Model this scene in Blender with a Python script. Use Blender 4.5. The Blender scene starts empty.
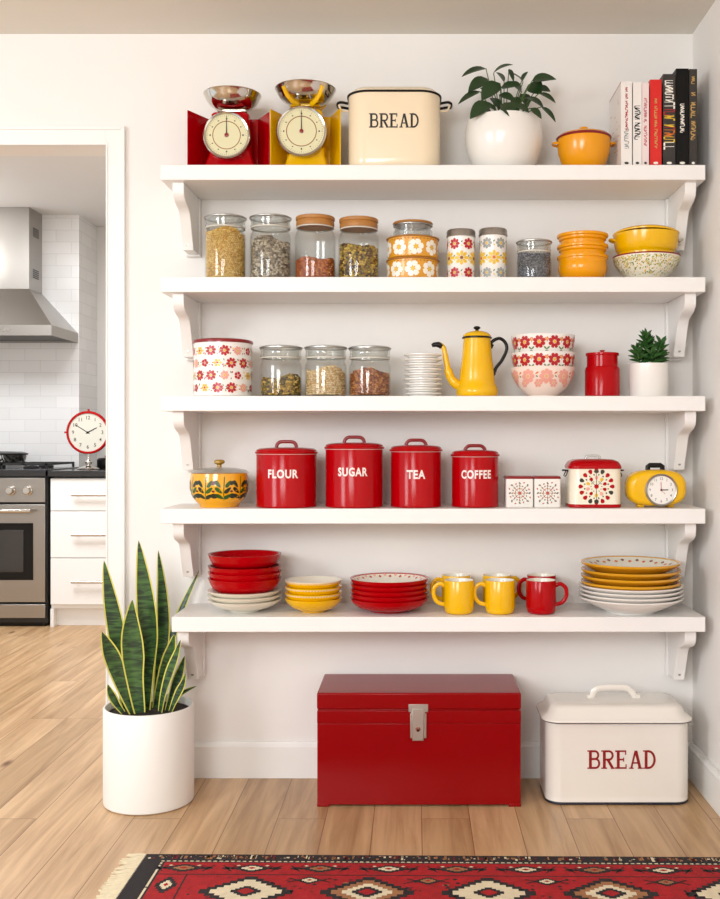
import bpy, bmesh, math, random
from mathutils import Vector, Matrix
PI = math.pi
sc = bpy.context.scene
C = bpy.context.scene.collection
random.seed(7)

# ---------------------------------------------------------------- measures
F = 1038.0; VX = 415.0; VY = 440.0; DB = 3.35; CZ = 1.087      # focal length in pixels, eye point, wall distance, eye height
def X(px, D): return (px - VX) * D / F
def Z(py, D): return CZ + (VY - py) * D / F
def Y(D): return D - DB

# ---------------------------------------------------------------- camera
cam = bpy.data.cameras.new('camera'); co = bpy.data.objects.new('camera', cam); C.objects.link(co)
co.location = (0, -DB, CZ); co.rotation_euler = (PI / 2, 0, 0)
cam.sensor_fit = 'VERTICAL'; cam.sensor_height = 36; cam.lens = 36 * F / 899
cam.shift_x = (360 - VX) / 899; cam.shift_y = -(449.5 - VY) / 899
cam.clip_start = 0.05; cam.clip_end = 60
sc.camera = co

# ---------------------------------------------------------------- world and lights
w = bpy.data.worlds.new('world'); sc.world = w; w.use_nodes = True
bg = w.node_tree.nodes['Background']; bg.inputs[0].default_value = (0.90, 0.955, 1.0, 1); bg.inputs[1].default_value = 1.15
def area(name, loc, target, sx, sy, power, col):
    l = bpy.data.lights.new(name, 'AREA'); l.shape = 'RECTANGLE'; l.size = sx; l.size_y = sy; l.energy = power; l.color = col
    o = bpy.data.objects.new(name, l); C.objects.link(o); o.location = loc
    d = Vector(target) - Vector(loc); o.rotation_euler = d.to_track_quat('-Z', 'Y').to_euler()
    return o
area('window_light', (-3.6, -3.9, 2.15), (0.2, 0, 1.0), 1.2, 1.5, 84, (0.93, 0.965, 1.0))
area('rear_fill_light', (-0.9, -5.1, 1.75), (0.1, 0, 1.15), 1.7, 1.2, 106, (0.93, 0.965, 1.0))  # soft fill added behind the camera, not a window
area('kitchen_light', (-2.2, 1.5, 2.44), (-2.2, 1.7, 0), 1.2, 0.8, 54, (0.92, 0.96, 1.0))
pl = bpy.data.lights.new('kitchen_pendant_light', 'POINT'); pl.energy = 9; pl.shadow_soft_size = 0.06
po = bpy.data.objects.new('kitchen_pendant_light', pl); C.objects.link(po); po.location = (-2.95, 2.55, 2.3)
sc.view_settings.view_transform = 'Standard'; sc.view_settings.look = 'None'
sc.view_settings.exposure = -0.02; sc.view_settings.gamma = 1.0
sc.view_settings.use_curve_mapping = False

# ---------------------------------------------------------------- materials
def lin(c):
    if isinstance(c, str):
        c = [int(c[i:i + 2], 16) / 255 for i in (0, 2, 4)]
    return tuple((x / 12.92 if x <= 0.04045 else ((x + 0.055) / 1.055) ** 2.4) for x in c) + (1.0,)
MATS = {}
def mat(name, col, rough=0.5, metal=0.0, coat=0.0, noise=0.0, nscale=8.0, bump=0.0, bscale=60.0, spec=0.5, aniso=None):
    if name in MATS: return MATS[name]
    m = bpy.data.materials.new(name); m.use_nodes = True; nt = m.node_tree; b = nt.nodes['Principled BSDF']
    c = lin(col)
    b.inputs['Base Color'].default_value = c; b.inputs['Roughness'].default_value = rough
    b.inputs['Metallic'].default_value = metal; b.inputs['Coat Weight'].default_value = coat
    b.inputs['Coat Roughness'].default_value = 0.06
    b.inputs['Specular IOR Level'].default_value = spec
    tc = nt.nodes.new('ShaderNodeTexCoord')
    if noise > 0:
        n = nt.nodes.new('ShaderNodeTexNoise'); n.inputs['Scale'].default_value = nscale; n.inputs['Detail'].default_value = 4
        nt.links.new(tc.outputs['Object'], n.inputs['Vector'])
        mx = nt.nodes.new('ShaderNodeMix'); mx.data_type = 'RGBA'
        mx.inputs['A'].default_value = tuple(v * (1 - noise) for v in c[:3]) + (1,)
        mx.inputs['B'].default_value = tuple(min(1, v * (1 + noise)) for v in c[:3]) + (1,)
        nt.links.new(n.outputs['Fac'], mx.inputs['Factor']); nt.links.new(mx.outputs['Result'], b.inputs['Base Color'])
    if bump > 0:
        n2 = nt.nodes.new('ShaderNodeTexNoise'); n2.inputs['Scale'].default_value = bscale
        nt.links.new(tc.outputs['Object'], n2.inputs['Vector'])
        if aniso:
            mp = nt.nodes.new('ShaderNodeMapping'); mp.inputs['Scale'].default_value = aniso
            nt.links.new(tc.outputs['Object'], mp.inputs['Vector']); nt.links.new(mp.outputs['Vector'], n2.inputs['Vector'])
        bp = nt.nodes.new('ShaderNodeBump'); bp.inputs['Strength'].default_value = bump; bp.inputs['Distance'].default_value = 0.002
        nt.links.new(n2.outputs['Fac'], bp.inputs['Height']); nt.links.new(bp.outputs['Normal'], b.inputs['Normal'])
    MATS[name] = m
    return m
def glass_mat(name, tint, blend=0.12, lo=0.035, haze=0.0):
    m = bpy.data.materials.new(name); m.use_nodes = True; nt = m.node_tree
    nt.nodes.remove(nt.nodes['Principled BSDF']); out = nt.nodes['Material Output']
    t = nt.nodes.new('ShaderNodeBsdfTransparent'); t.inputs[0].default_value = tint
    g = nt.nodes.new('ShaderNodeBsdfGlossy'); g.inputs['Roughness'].default_value = 0.03
    lw = nt.nodes.new('ShaderNodeLayerWeight'); lw.inputs['Blend'].default_value = 0.5
    pw = nt.nodes.new('ShaderNodeMath'); pw.operation = 'POWER'; pw.inputs[1].default_value = 4.0; nt.links.new(lw.outputs['Facing'], pw.inputs[0])
    mr = nt.nodes.new('ShaderNodeMapRange'); mr.inputs['To Min'].default_value = lo; mr.inputs['To Max'].default_value = blend * 3; nt.links.new(pw.outputs[0], mr.inputs['Value'])
    mx = nt.nodes.new('ShaderNodeMixShader')
    nt.links.new(mr.outputs[0], mx.inputs[0]); nt.links.new(t.outputs[0], mx.inputs[1]); nt.links.new(g.outputs[0], mx.inputs[2])
    last = mx
    if haze:
        df = nt.nodes.new('ShaderNodeBsdfDiffuse'); df.inputs[0].default_value = (0.75, 0.76, 0.73, 1)
        m2 = nt.nodes.new('ShaderNodeMixShader'); m2.inputs[0].default_value = haze; nt.links.new(mx.outputs[0], m2.inputs[1]); nt.links.new(df.outputs[0], m2.inputs[2]); last = m2
    nt.links.new(last.outputs[0], out.inputs[0])
    MATS[name] = m
    return m
GLASS = glass_mat('clear_glass', (0.975, 0.98, 0.975, 1), 0.16)
LIDGLASS = glass_mat('lid_glass', (0.90, 0.91, 0.89, 1), 0.25, 0.10, 0.10)
wallm = mat('wall_paint', 'eeeae5', 0.75, noise=0.015, nscale=2, bump=0.05, bscale=180)
ceilm = mat('ceiling_paint', 'e3dfd6', 0.85, noise=0.02, nscale=2)
trimm = mat('trim_paint', 'efede9', 0.4, bump=0.03, bscale=90)
shelfm = mat('shelf_paint', 'efece8', 0.42, bump=0.04, bscale=90)
red = mat('red_enamel', 'ae0009', 0.16, spec=0.22)
darkred = mat('dark_red_enamel', '86080e', 0.28)
yellow = mat('yellow_enamel', 'ecb600', 0.2)
orange = mat('orange_enamel', 'eb9c00', 0.2)
cream = mat('cream_enamel', 'efdcbc', 0.25, coat=0.4)
white = mat('white_ceramic', 'efebe4', 0.25, coat=0.3)
offwhite = mat('ivory_ceramic', 'ece5d4', 0.28, coat=0.3)
black = mat('black_enamel', '100e0c', 0.3, spec=.25)
steel = mat('polished_steel', 'cfcac2', 0.12, 1.0)
brushed = mat('brushed_steel', 'a8a39d', 0.32, 1.0, bump=0.15, bscale=40, aniso=(1, 40, 1))
wood = mat('lid_wood', 'ad7638', 0.5, noise=0.25, nscale=18)
soil = mat('soil', '2b2019', 0.95, bump=0.8, bscale=120)
cr_red = mat('pattern_red', 'b5121a', 0.3); cr_pink = mat('pattern_pink', 'e9a493', 0.35); cr_yel = mat('pattern_yellow', 'e5bb30', 0.3)
cr_grn = mat('pattern_green', '5c7a35', 0.35); cr_dk = mat('pattern_dark', '2c2a1c', 0.35); cr_gry = mat('pattern_grey', '9b9d98', 0.35)
cr_wht = mat('pattern_white', 'f6f0e2', 0.3); cr_brn = mat('pattern_brown', '8a4a1e', 0.35); cr_org = mat('pattern_orange', 'd9731a', 0.35)

# ---------------------------------------------------------------- mesh helpers
def B(): return bmesh.new()
def newf(bm, vs, mi=0):
    try:
        f = bm.faces.new(vs); f.material_index = mi; f.smooth = True; return f
    except ValueError: return None
def box(bm, x0, x1, y0, y1, z0, z1, mi=0):
    v = [bm.verts.new((x, y, z)) for z in (z0, z1) for y in (y0, y1) for x in (x0, x1)]
    for q in ((0, 2, 3, 1), (4, 5, 7, 6), (0, 1, 5, 4), (2, 6, 7, 3), (0, 4, 6, 2), (1, 3, 7, 5)):
        newf(bm, [v[i] for i in q], mi)
def loft(bm, rings, mi=0, cap0=True, cap1=True, mis=None):
    rv = [[bm.verts.new(p) for p in r] for r in rings]
    n = len(rings[0])
    for i in range(len(rv) - 1):
        for j in range(n):
            newf(bm, [rv[i][j], rv[i][(j + 1) % n], rv[i + 1][(j + 1) % n], rv[i + 1][j]], mis[i] if mis else mi)
    if cap0: newf(bm, list(reversed(rv[0])), mis[0] if mis else mi)
    if cap1: newf(bm, rv[-1], mis[-1] if mis else mi)
def lathe(bm, prof, segs=48, mi=0, c=(0, 0, 0), mis=None, M=None):
    prev = None
    for i, (r, z) in enumerate(prof):
        if r < 1e-6: cur = [bm.verts.new((c[0], c[1], c[2] + z))]
        else: cur = [bm.verts.new((c[0] + r * math.sin(2 * PI * k / segs), c[1] - r * math.cos(2 * PI * k / segs), c[2] + z)) for k in range(segs)]
        if prev:
            m = mis[i - 1] if mis else mi
            for k in range(segs):
                k2 = (k + 1) % segs
                if len(prev) == 1 and len(cur) == 1: continue
                if len(prev) == 1: newf(bm, [prev[0], cur[k2], cur[k]], m)
                elif len(cur) == 1: newf(bm, [prev[k], prev[k2], cur[0]], m)
                else: newf(bm, [prev[k], prev[k2], cur[k2], cur[k]], m)
        prev = cur
    if M: pass
def smooth_pts(pts, n=6):
    P = [Vector(p) for p in pts]; out = []
    for i in range(len(P) - 1):
        p0 = P[max(i - 1, 0)]; p1 = P[i]; p2 = P[i + 1]; p3 = P[min(i + 2, len(P) - 1)]
        for k in range(n):
            t = k / n
            out.append(0.5 * ((2 * p1) + (-p0 + p2) * t + (2 * p0 - 5 * p1 + 4 * p2 - p3) * t * t + (-p0 + 3 * p1 - 3 * p2 + p3) * t ** 3))
    out.append(P[-1]); return out
def sp(pts, n=4): return [(p[0], p[2]) for p in [(q.x, 0, q.z) for q in smooth_pts([(r, 0, z) for r, z in pts], n)]]
def tube(bm, pts, r, segs=10, mi=0, sm=0, closed=False, flat=1.0):
    pts = smooth_pts(pts, sm) if sm else [Vector(p) for p in pts]
    n = len(pts); rr = r if isinstance(r, (list, tuple)) else None
    rings = []; up = None
    for i, p in enumerate(pts):
        a = pts[(i - 1) % n] if (i > 0 or closed) else p; b = pts[(i + 1) % n] if (i < n - 1 or closed) else p
        t = (b - a).normalized()
        if up is None:
            up = Vector((0, 1, 0)) if abs(t.y) < 0.9 else Vector((1, 0, 0))
        u = (up - t * up.dot(t)).normalized(); up = u; v = t.cross(u)
        q = r if not rr else rr[0] + (rr[-1] - rr[0]) * i / (n - 1) if len(rr) == 2 else rr[int(round(i / (n - 1) * (len(rr) - 1)))]
        rings.append([p + u * (q * math.cos(2 * PI * k / segs)) + v * (q * flat * math.sin(2 * PI * k / segs)) for k in range(segs)])
    if closed: rings.append(rings[0])
    loft(bm, rings, mi, not closed, not closed)
def prism_xz(bm, poly, y0, y1, mi=0):
    loft(bm, [[(x, y0, z) for x, z in poly], [(x, y1, z) for x, z in poly]], mi)
def prism_yz(bm, poly, x0, x1, mi=0):
    loft(bm, [[(x0, y, z) for y, z in poly], [(x1, y, z) for y, z in poly]], mi)
def rr(w, d, r, z, n=5, cx=0, cy=0):
    pts = []; r = min(r, w / 2 - 1e-4, d / 2 - 1e-4)
    for (sx, sy, a0) in ((1, -1, -PI / 2), (1, 1, 0), (-1, 1, PI / 2), (-1, -1, PI)):
        for k in range(n + 1):
            a = a0 + PI / 2 * k / n
            pts.append((cx + sx * (w / 2 - r) + r * math.cos(a), cy + sy * (d / 2 - r) + r * math.sin(a), z))
    return pts
def obj(name, bm, mats, parent=None, loc=(0, 0, 0), rotz=0, bevel=0, ang=40, bseg=2):
    me = bpy.data.meshes.new(name)
    bm.to_mesh(me); bm.free()
    if not isinstance(mats, (list, tuple)): mats = [mats]
    for m in mats: me.materials.append(m)
    me.set_sharp_from_angle(angle=math.radians(ang))
    o = bpy.data.objects.new(name, me); C.objects.link(o); o.location = loc; o.rotation_euler = (0, 0, rotz)
    if parent is not None: o.parent = parent
    if bevel:
        b = o.modifiers.new('bevel', 'BEVEL'); b.width = bevel; b.segments = bseg; b.limit_method = 'ANGLE'; b.angle_limit = math.radians(35)
    return o
def tag(o, label=None, cat=None, group=None, kind=None):
    if label: o['label'] = label
    if cat: o['category'] = cat
    if group: o['group'] = group
    if kind: o['kind'] = kind
    return o
def thing(name, label, cat, loc, rotz=0, group=None):
    o = bpy.data.objects.new(name, None); C.objects.link(o); o.location = loc; o.rotation_euler = (0, 0, rotz)
    o.empty_display_size = 0.05
    return tag(o, label, cat, group)
def struct(name, bm, m, bevel=0):
    return tag(obj(name, bm, m, bevel=bevel), kind='structure')
def dup(o, loc, label, rotz=None, parent=None):
    c = o.copy(); C.objects.link(c)
    if parent is not None: c.parent = parent
    else:
        c.location = loc
        if rotz is not None: c.rotation_euler = (0, 0, rotz)
        if label: c['label'] = label
    for ch in list(o.children): dup(ch, None, None, parent=c)
    return c

# painted pattern: polygons laid on a surface function s(u, v) -> point
def cyl(R, z0=0.0, eps=0.0006):
    def s(u, v):
        r = (R(v) if callable(R) else R) + eps; a = u / max(r, 0.02)
        return (r * math.sin(a), -r * math.cos(a), z0 + v)
    return s
def flat(y, eps=0.0006): return lambda u, v: (u, y - eps, v)
def poly(bm, s, pts, mi): newf(bm, [bm.verts.new(s(u, v)) for u, v in pts], mi)
def ell(bm, s, u, v, a, b, rot, mi, n=10, pt=0.0):
    pts = []
    for k in range(n):
        t = 2 * PI * k / n; x = a * math.cos(t); y = b * math.sin(t) * (1 - pt * math.cos(t))
        pts.append((u + x * math.cos(rot) - y * math.sin(rot), v + x * math.sin(rot) + y * math.cos(rot)))
    poly(bm, s, pts, mi)
def flower(bm, s, u, v, R, n, pm, cm, rot=0.0, wd=0.30):
    for k in range(n):
        a = rot + 2 * PI * k / n
        ell(bm, s, u + R * 0.62 * math.cos(a), v + R * 0.62 * math.sin(a), R * 0.38, R * wd * (6 / n), a, pm, 8, -0.35)
    s2 = lambda a, b: tuple(Vector(s(a, b)) + (Vector(s(a, b)) - Vector((0, 0, s(a, b)[2]))).normalized() * 0.0003)
    ell(bm, s2, u, v, R * 0.24, R * 0.24, 0, cm, 10)
def ring2(bm, s, u, v, r0, r1, mi, n=48):
    for k in range(n):
        a = 2 * PI * k / n; b = 2 * PI * (k + 1) / n
        poly(bm, s, [(u + r0 * math.cos(a), v + r0 * math.sin(a)), (u + r1 * math.cos(a), v + r1 * math.sin(a)),
                     (u + r1 * math.cos(b), v + r1 * math.sin(b)), (u + r0 * math.cos(b), v + r0 * math.sin(b))], mi)
def line2(bm, s, p, q, wd, mi, n=1):
    d = Vector(q) - Vector(p); L = d.length; nn = Vector((-d.y, d.x)) / L * wd / 2
    for i in range(n):
        a = Vector(p) + d * i / n; b = Vector(p) + d * (i + 1) / n
        poly(bm, s, [tuple(a + nn), tuple(b + nn), tuple(b - nn), tuple(a - nn)], mi)

# slab-serif letters drawn with strokes
def arcp(cx, cy, rx, ry, a0, a1, n=8):
    return [(cx + rx * math.cos(math.radians(a0 + (a1 - a0) * k / n)), cy + ry * math.sin(math.radians(a0 + (a1 - a0) * k / n))) for k in range(n + 1)]
def bowl_(x0, xr, y0, y1): return [(x0, y1)] + arcp(xr - (y1 - y0) / 2 * 0.8, (y0 + y1) / 2, (y1 - y0) / 2 * 0.8, (y1 - y0) / 2, 90, -90) + [(x0, y0)]
SL = {
 'B': [([(.17, 0), (.17, 1)], .15), (bowl_(.17, .60, .53, .95), .11), (bowl_(.17, .65, .05, .53), .11), ([(0, .035), (.3, .035)], .07), ([(0, .965), (.3, .965)], .07)],
 'R': [([(.17, 0), (.17, 1)], .15), (bowl_(.17, .62, .50, .95), .11), ([(.36, .5), (.62, .04)], .14), ([(0, .035), (.32, .035)], .07), ([(0, .965), (.3, .965)], .07), ([(.52, .035), (.74, .035)], .07)],
 'E': [([(.17, 0), (.17, 1)], .15), ([(0, .045), (.62, .045)], .09), ([(0, .955), (.6, .955)], .09), ([(.17, .5), (.46, .5)], .09), ([(.595, .0), (.595, .25)], .06), ([(.57, .76), (.57, 1)], .06), ([(.46, .39), (.46, .61)], .05)],
 'A': [([(.12, .03), (.35, .98)], .10), ([(.60, .03), (.37, .98)], .15), ([(.2, .32), (.53, .32)], .08), ([(0, .035), (.25, .035)], .07), ([(.47, .035), (.74, .035)], .07)],
 'D': [([(.17, 0), (.17, 1)], .15), ([(.17, .95)] + arcp(.30, .5, .33, .45, 90, -90, 12) + [(.17, .05)], .12), ([(0, .035), (.3, .035)], .07), ([(0, .965), (.3, .965)], .07)]}
def slab_word(bm, s, word, u0, v0, wd, ht, mi=0):
    adv = [0.76 if c != 'D' else 0.70 for c in word]; tot = sum(adv); k = wd / tot; x = u0 - wd / 2
    for c, a in zip(word, adv):
        for ks, (pts, t) in enumerate(SL[c]):
            sk = lambda u, v, k_=ks: (s(u, v)[0], s(u, v)[1] - .00009 * k_, s(u, v)[2])
            P = [Vector((x + p[0] * k, v0 - ht / 2 + p[1] * ht)) for p in pts]; th = t * ht * 1.02
            L = []; R_ = []
            for i, p in enumerate(P):
                d = (P[min(i + 1, len(P) - 1)] - P[max(i - 1, 0)]).normalized(); n = Vector((-d.y, d.x)) * th / 2
                L.append(tuple(p + n)); R_.append(tuple(p - n))
            for i in range(len(P) - 1): poly(bm, sk, [L[i], L[i + 1], R_[i + 1], R_[i]], mi)
        x += a * k
def text_part(name, word, s, width, height, m, parent, v0=0.0, off=0.034):
    cu = bpy.data.curves.new(name, 'FONT'); cu.body = word; cu.align_x = 'CENTER'; cu.size = 1; cu.offset = off; cu.resolution_u = 3; cu.space_character = 1.12
    to = bpy.data.objects.new(name, cu); C.objects.link(to)
    dg = bpy.context.evaluated_depsgraph_get(); me = bpy.data.meshes.new_from_object(to.evaluated_get(dg))
    bpy.data.objects.remove(to)
    xs = [v.co.x for v in me.vertices]; ys = [v.co.y for v in me.vertices]
    x0, x1, y0, y1 = min(xs), max(xs), min(ys), max(ys)
    for v in me.vertices:
        v.co = Vector(s((v.co.x - (x0 + x1) / 2) / (x1 - x0) * width, v0 + (v.co.y - (y0 + y1) / 2) / (y1 - y0) * height))
    me.materials.append(m)
    o = bpy.data.objects.new(name, me); C.objects.link(o); o.parent = parent
    return o

# ================================================================ SETTING
def floor_material():
    m = bpy.data.materials.new('oak_planks'); m.use_nodes = True; nt = m.node_tree; b = nt.nodes['Principled BSDF']; N = nt.nodes.new; L = nt.links.new
    tc = N('ShaderNodeTexCoord'); mp = N('ShaderNodeMapping'); mp.inputs['Rotation'].default_value = (0, 0, PI / 2); mp.inputs['Location'].default_value = (0.7, 0.395, 0)
    L(tc.outputs['Object'], mp.inputs['Vector'])
    br = N('ShaderNodeTexBrick'); L(mp.outputs[0], br.inputs['Vector'])
    br.inputs['Scale'].default_value = 1; br.inputs['Brick Width'].default_value = 1.7; br.inputs['Row Height'].default_value = 0.138
    br.inputs['Mortar Size'].default_value = 0.0011; br.inputs['Mortar Smooth'].default_value = 0.2; br.offset = 0.37; br.offset_frequency = 3
    br.inputs['Color1'].default_value = (0, 0, 0, 1); br.inputs['Color2'].default_value = (1, 1, 1, 1); br.inputs['Mortar'].default_value = (0.5, 0.5, 0.5, 1)
    mp2 = N('ShaderNodeMapping'); mp2.inputs['Scale'].default_value = (26, 1.6, 1); L(tc.outputs['Object'], mp2.inputs['Vector'])
    addv = N('ShaderNodeVectorMath'); addv.operation = 'MULTIPLY_ADD'; addv.inputs[1].default_value = (9, 37, 5)
    L(br.outputs['Color'], addv.inputs[0]); L(mp2.outputs[0], addv.inputs[2])
    n1 = N('ShaderNodeTexNoise'); n1.inputs['Scale'].default_value = 1; n1.inputs['Detail'].default_value = 7; n1.inputs['Roughness'].default_value = 0.62; n1.inputs['Distortion'].default_value = 0.6
    L(addv.outputs[0], n1.inputs['Vector'])
    rp = N('ShaderNodeValToRGB'); L(n1.outputs['Fac'], rp.inputs[0])
    rp.color_ramp.elements[0].position = 0.3; rp.color_ramp.elements[0].color = lin('a47e57')
    rp.color_ramp.elements[1].position = 0.7; rp.color_ramp.elements[1].color = lin('d6b287')
    # plank tone
    hs = N('ShaderNodeMix'); hs.data_type = 'RGBA'; hs.blend_type = 'MULTIPLY'; hs.inputs['Factor'].default_value = 1
    tone = N('ShaderNodeValToRGB'); tone.color_ramp.elements[0].color = (0.86, 0.83, 0.78, 1); tone.color_ramp.elements[1].color = (1.1, 1.1, 1.12, 1)
    L(br.outputs['Color'], tone.inputs[0]); L(rp.outputs[0], hs.inputs['A']); L(tone.outputs[0], hs.inputs['B'])
    # knots
    mp3 = N('ShaderNodeMapping'); mp3.inputs['Scale'].default_value = (5.5, 2.2, 1); L(tc.outputs['Object'], mp3.inputs['Vector'])
    vo = N('ShaderNodeTexVoronoi'); vo.inputs['Scale'].default_value = 0.8; L(mp3.outputs[0], vo.inputs['Vector'])
    kr = N('ShaderNodeMapRange'); kr.inputs['From Min'].default_value = 0.02; kr.inputs['From Max'].default_value = 0.085; L(vo.outputs['Distance'], kr.inputs['Value'])
    kn = N('ShaderNodeMix'); kn.data_type = 'RGBA'; kn.inputs['A'].default_value = lin('6b4122'); L(kr.outputs[0], kn.inputs['Factor']); L(hs.outputs['Result'], kn.inputs['B'])
    mo = N('ShaderNodeMix'); mo.data_type = 'RGBA'; L(br.outputs['Fac'], mo.inputs['Factor']); L(kn.outputs['Result'], mo.inputs['A']); mo.inputs['B'].default_value = lin('6d4628')
    L(mo.outputs['Result'], b.inputs['Base Color']); b.inputs['Roughness'].default_value = 0.36
    bp = N('ShaderNodeBump'); bp.inputs['Strength'].default_value = 0.25; bp.inputs['Distance'].default_value = 0.001; L(n1.outputs['Fac'], bp.inputs['Height']); L(bp.outputs[0], b.inputs['Normal'])
    return m
def tile_material():
    m = bpy.data.materials.new('white_metro_tile'); m.use_nodes = True; nt = m.node_tree; b = nt.nodes['Principled BSDF']; N = nt.nodes.new; L = nt.links.new
    tc = N('ShaderNodeTexCoord'); sx = N('ShaderNodeSeparateXYZ'); L(tc.outputs['Object'], sx.inputs[0])
    ad = N('ShaderNodeMath'); ad.operation = 'ADD'; L(sx.outputs[0], ad.inputs[0]); L(sx.outputs[1], ad.inputs[1])
    cb = N('ShaderNodeCombineXYZ'); L(ad.outputs[0], cb.inputs[0]); L(sx.outputs[2], cb.inputs[1])
    br = N('ShaderNodeTexBrick'); L(cb.outputs[0], br.inputs['Vector']); br.inputs['Scale'].default_value = 1
    br.inputs['Brick Width'].default_value = 0.2; br.inputs['Row Height'].default_value = 0.076; br.inputs['Mortar Size'].default_value = 0.0022; br.inputs['Mortar Smooth'].default_value = 0.3
    br.inputs['Color1'].default_value = lin('edebe9'); br.inputs['Color2'].default_value = lin('e6e4e2'); br.inputs['Mortar'].default_value = lin('dcdad8')
    L(br.outputs['Color'], b.inputs['Base Color']); b.inputs['Roughness'].default_value = 0.22
    bp = N('ShaderNodeBump'); bp.invert = True; bp.inputs['Strength'].default_value = 0.4; bp.inputs['Distance'].default_value = 0.002; L(br.outputs['Fac'], bp.inputs['Height']); L(bp.outputs[0], b.inputs['Normal'])
    return m
floorm = floor_material(); tilem = tile_material()
XR = X(692.5, DB); CEIL = Z(34, DB)
DX = X(107, DB); DT = Z(146, DB); DL = DX - 0.92; WT = 0.12        # doorway: right side, head, left side, wall thickness
b = B(); box(b, -4.2, XR + 0.1, -5.2, 4.0, -0.06, 0); struct('floor', b, floorm)
b = B(); box(b, -2.6, XR + 0.1, -5.2, 0.0, CEIL, CEIL + 0.08); struct('ceiling', b, ceilm)
b = B(); box(b, DX, XR, 0, WT, 0, CEIL + 0.3); struct('wall_back', b, wallm)
b = B(); box(b, -4.2, DL, 0, WT, 0, CEIL + 0.3); struct('wall_back_left', b, wallm)
b = B(); box(b, DL, DX, 0, WT, DT, CEIL + 0.3); struct('wall_above_door', b, wallm)
b = B(); box(b, XR, XR + 0.1, -5.2, WT, 0, CEIL + 0.3); struct('wall_right', b, wallm)
b = B(); box(b, -2.6, XR + 0.1, -5.3, -5.2, 0, CEIL + 0.3); struct('wall_front_unseen', b, mat('unseen_wall_grey', 'bdbab8', .8))  # unseen wall behind the camera, added in grey to darken reflections
# baseboards with a small step moulding
def base_prof(t=0.018, h=0.116): return [(0, 0), (-t, 0), (-t, h - 0.014), (-t * 0.62, h - 0.008), (-t * 0.5, h), (0, h)]
cas_o = X(125, DB)
b = B(); prism_yz(b, base_prof(), cas_o, XR - 0.0); struct('baseboard_back', b, trimm, 0.0015)
b = B(); loft(b, [[(XR + y, -5.2, z) for y, z in base_prof()], [(XR + y, -0.018, z) for y, z in base_prof()]]); struct('baseboard_right', b, trimm, 0.0015)
# door casing: stepped profile
CW = X(124.5, DB - .015) - X(107, DB)
b = B(); box(b, DX, DX + CW, -0.011, 0, 0, DT + CW); box(b, DX + CW - 0.012, DX + CW, -0.016, -0.011, 0, DT + CW); box(b, DX, DX + 0.006, -0.014, -0.011, 0, DT + 0.006)
struct('trim_1', b, trimm, 0.001)
b = B(); box(b, DL - CW, DX, -0.011, 0, DT, DT + CW); box(b, DL - CW, DX + CW - 0.012, -0.016, -0.011, DT + CW - 0.012, DT + CW); box(b, DL, DX, -0.014, -0.011, DT, DT + 0.006)
struct('trim_2', b, trimm, 0.001)
b = B(); box(b, DL - CW, DL, -0.011, 0, 0, DT); struct('trim_3', b, trimm, 0.001)
# kitchen shell
KC = 2.53; KD = 6.65; KY = Y(KD); KX = X(79, KD)
b = B(); box(b, -4.2, XR + 0.1, WT, 3.78, KC, KC + 0.06); struct('ceiling_kitchen', b, mat('kitchen_ceiling_paint', 'e6e3e0', 0.6))
b = B(); box(b, -4.2, KX, KY, 3.68, 0, KC); struct('wall_kitchen_tiled', b, tilem)
b = B(); box(b, -4.2, XR, 3.68, 3.78, 0, KC); struct('wall_kitchen_back', b, mat('kitchen_wall_paint', 'e2ded9', 0.6))
b = B(); box(b, -0.75, -0.65, WT, 3.68, 0, KC); struct('wall_kitchen_right', b, MATS['kitchen_wall_paint'])

# ================================================================ SHELVES
FD = 3.09
ST = [Z(y, FD) for y in (164.7, 276.9, 395.9, 508.7, 617.0)]
TH = 0.045
names = ['topmost of the five wall shelves, carrying the scales and books', 'second wall shelf from the top, carrying the row of grain jars',
         'middle wall shelf carrying the yellow coffee pot', 'fourth wall shelf from the top, carrying the red lettered canisters',
         'lowest wall shelf carrying the plates and mugs']
bprof = [(0, 0), (-.232, 0), (-.232, -.026), (-.226, -.040), (-.208, -.052), (-.182, -.060), (-.160, -.066), (-.146, -.076), (-.134, -.095), (-.118, -.130), (-.100, -.163), (-.096, -.180), (0, -.180)]
for i, zt in enumerate(ST):
    xl = X(160.5, FD) if i < 4 else X(171.5, FD); xr = X(705.5, FD)
    t = thing('wall_shelf', 'white painted ' + names[i], 'shelf', (0, 0, zt - TH), group='white wall shelves')
    b = B(); box(b, xl, xr, -0.26, -0.0005, 0, TH); obj('board', b, shelfm, t, bevel=0.002)
    for x0, x1 in ((X(172.6, 3.12) if i < 4 else X(177.5, 3.12), None), (X(684.8, 3.12), None)):
        x1 = x0 + 0.034
        b = B(); prism_yz(b, bprof, x0, x1)
        box(b, x0 - 0.006, x1 + 0.006, -0.024, -0.0005, -0.186, -0.0005)
        k = obj('bracket', b, shelfm, t, bevel=0.0015)
        b = B(); lathe(b, [(0, 0.0012), (0.004, 0.0008), (0.0045, 0)], 12)
        bmesh.ops.rotate(b, verts=b.verts, cent=(0, 0, 0), matrix=Matrix.Rotation(PI / 2, 3, 'X'))
        bmesh.ops.translate(b, verts=b.verts, vec=((x0 + x1) / 2, -0.1005, -0.162))
        obj('screw', b, brushed, k)

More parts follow.
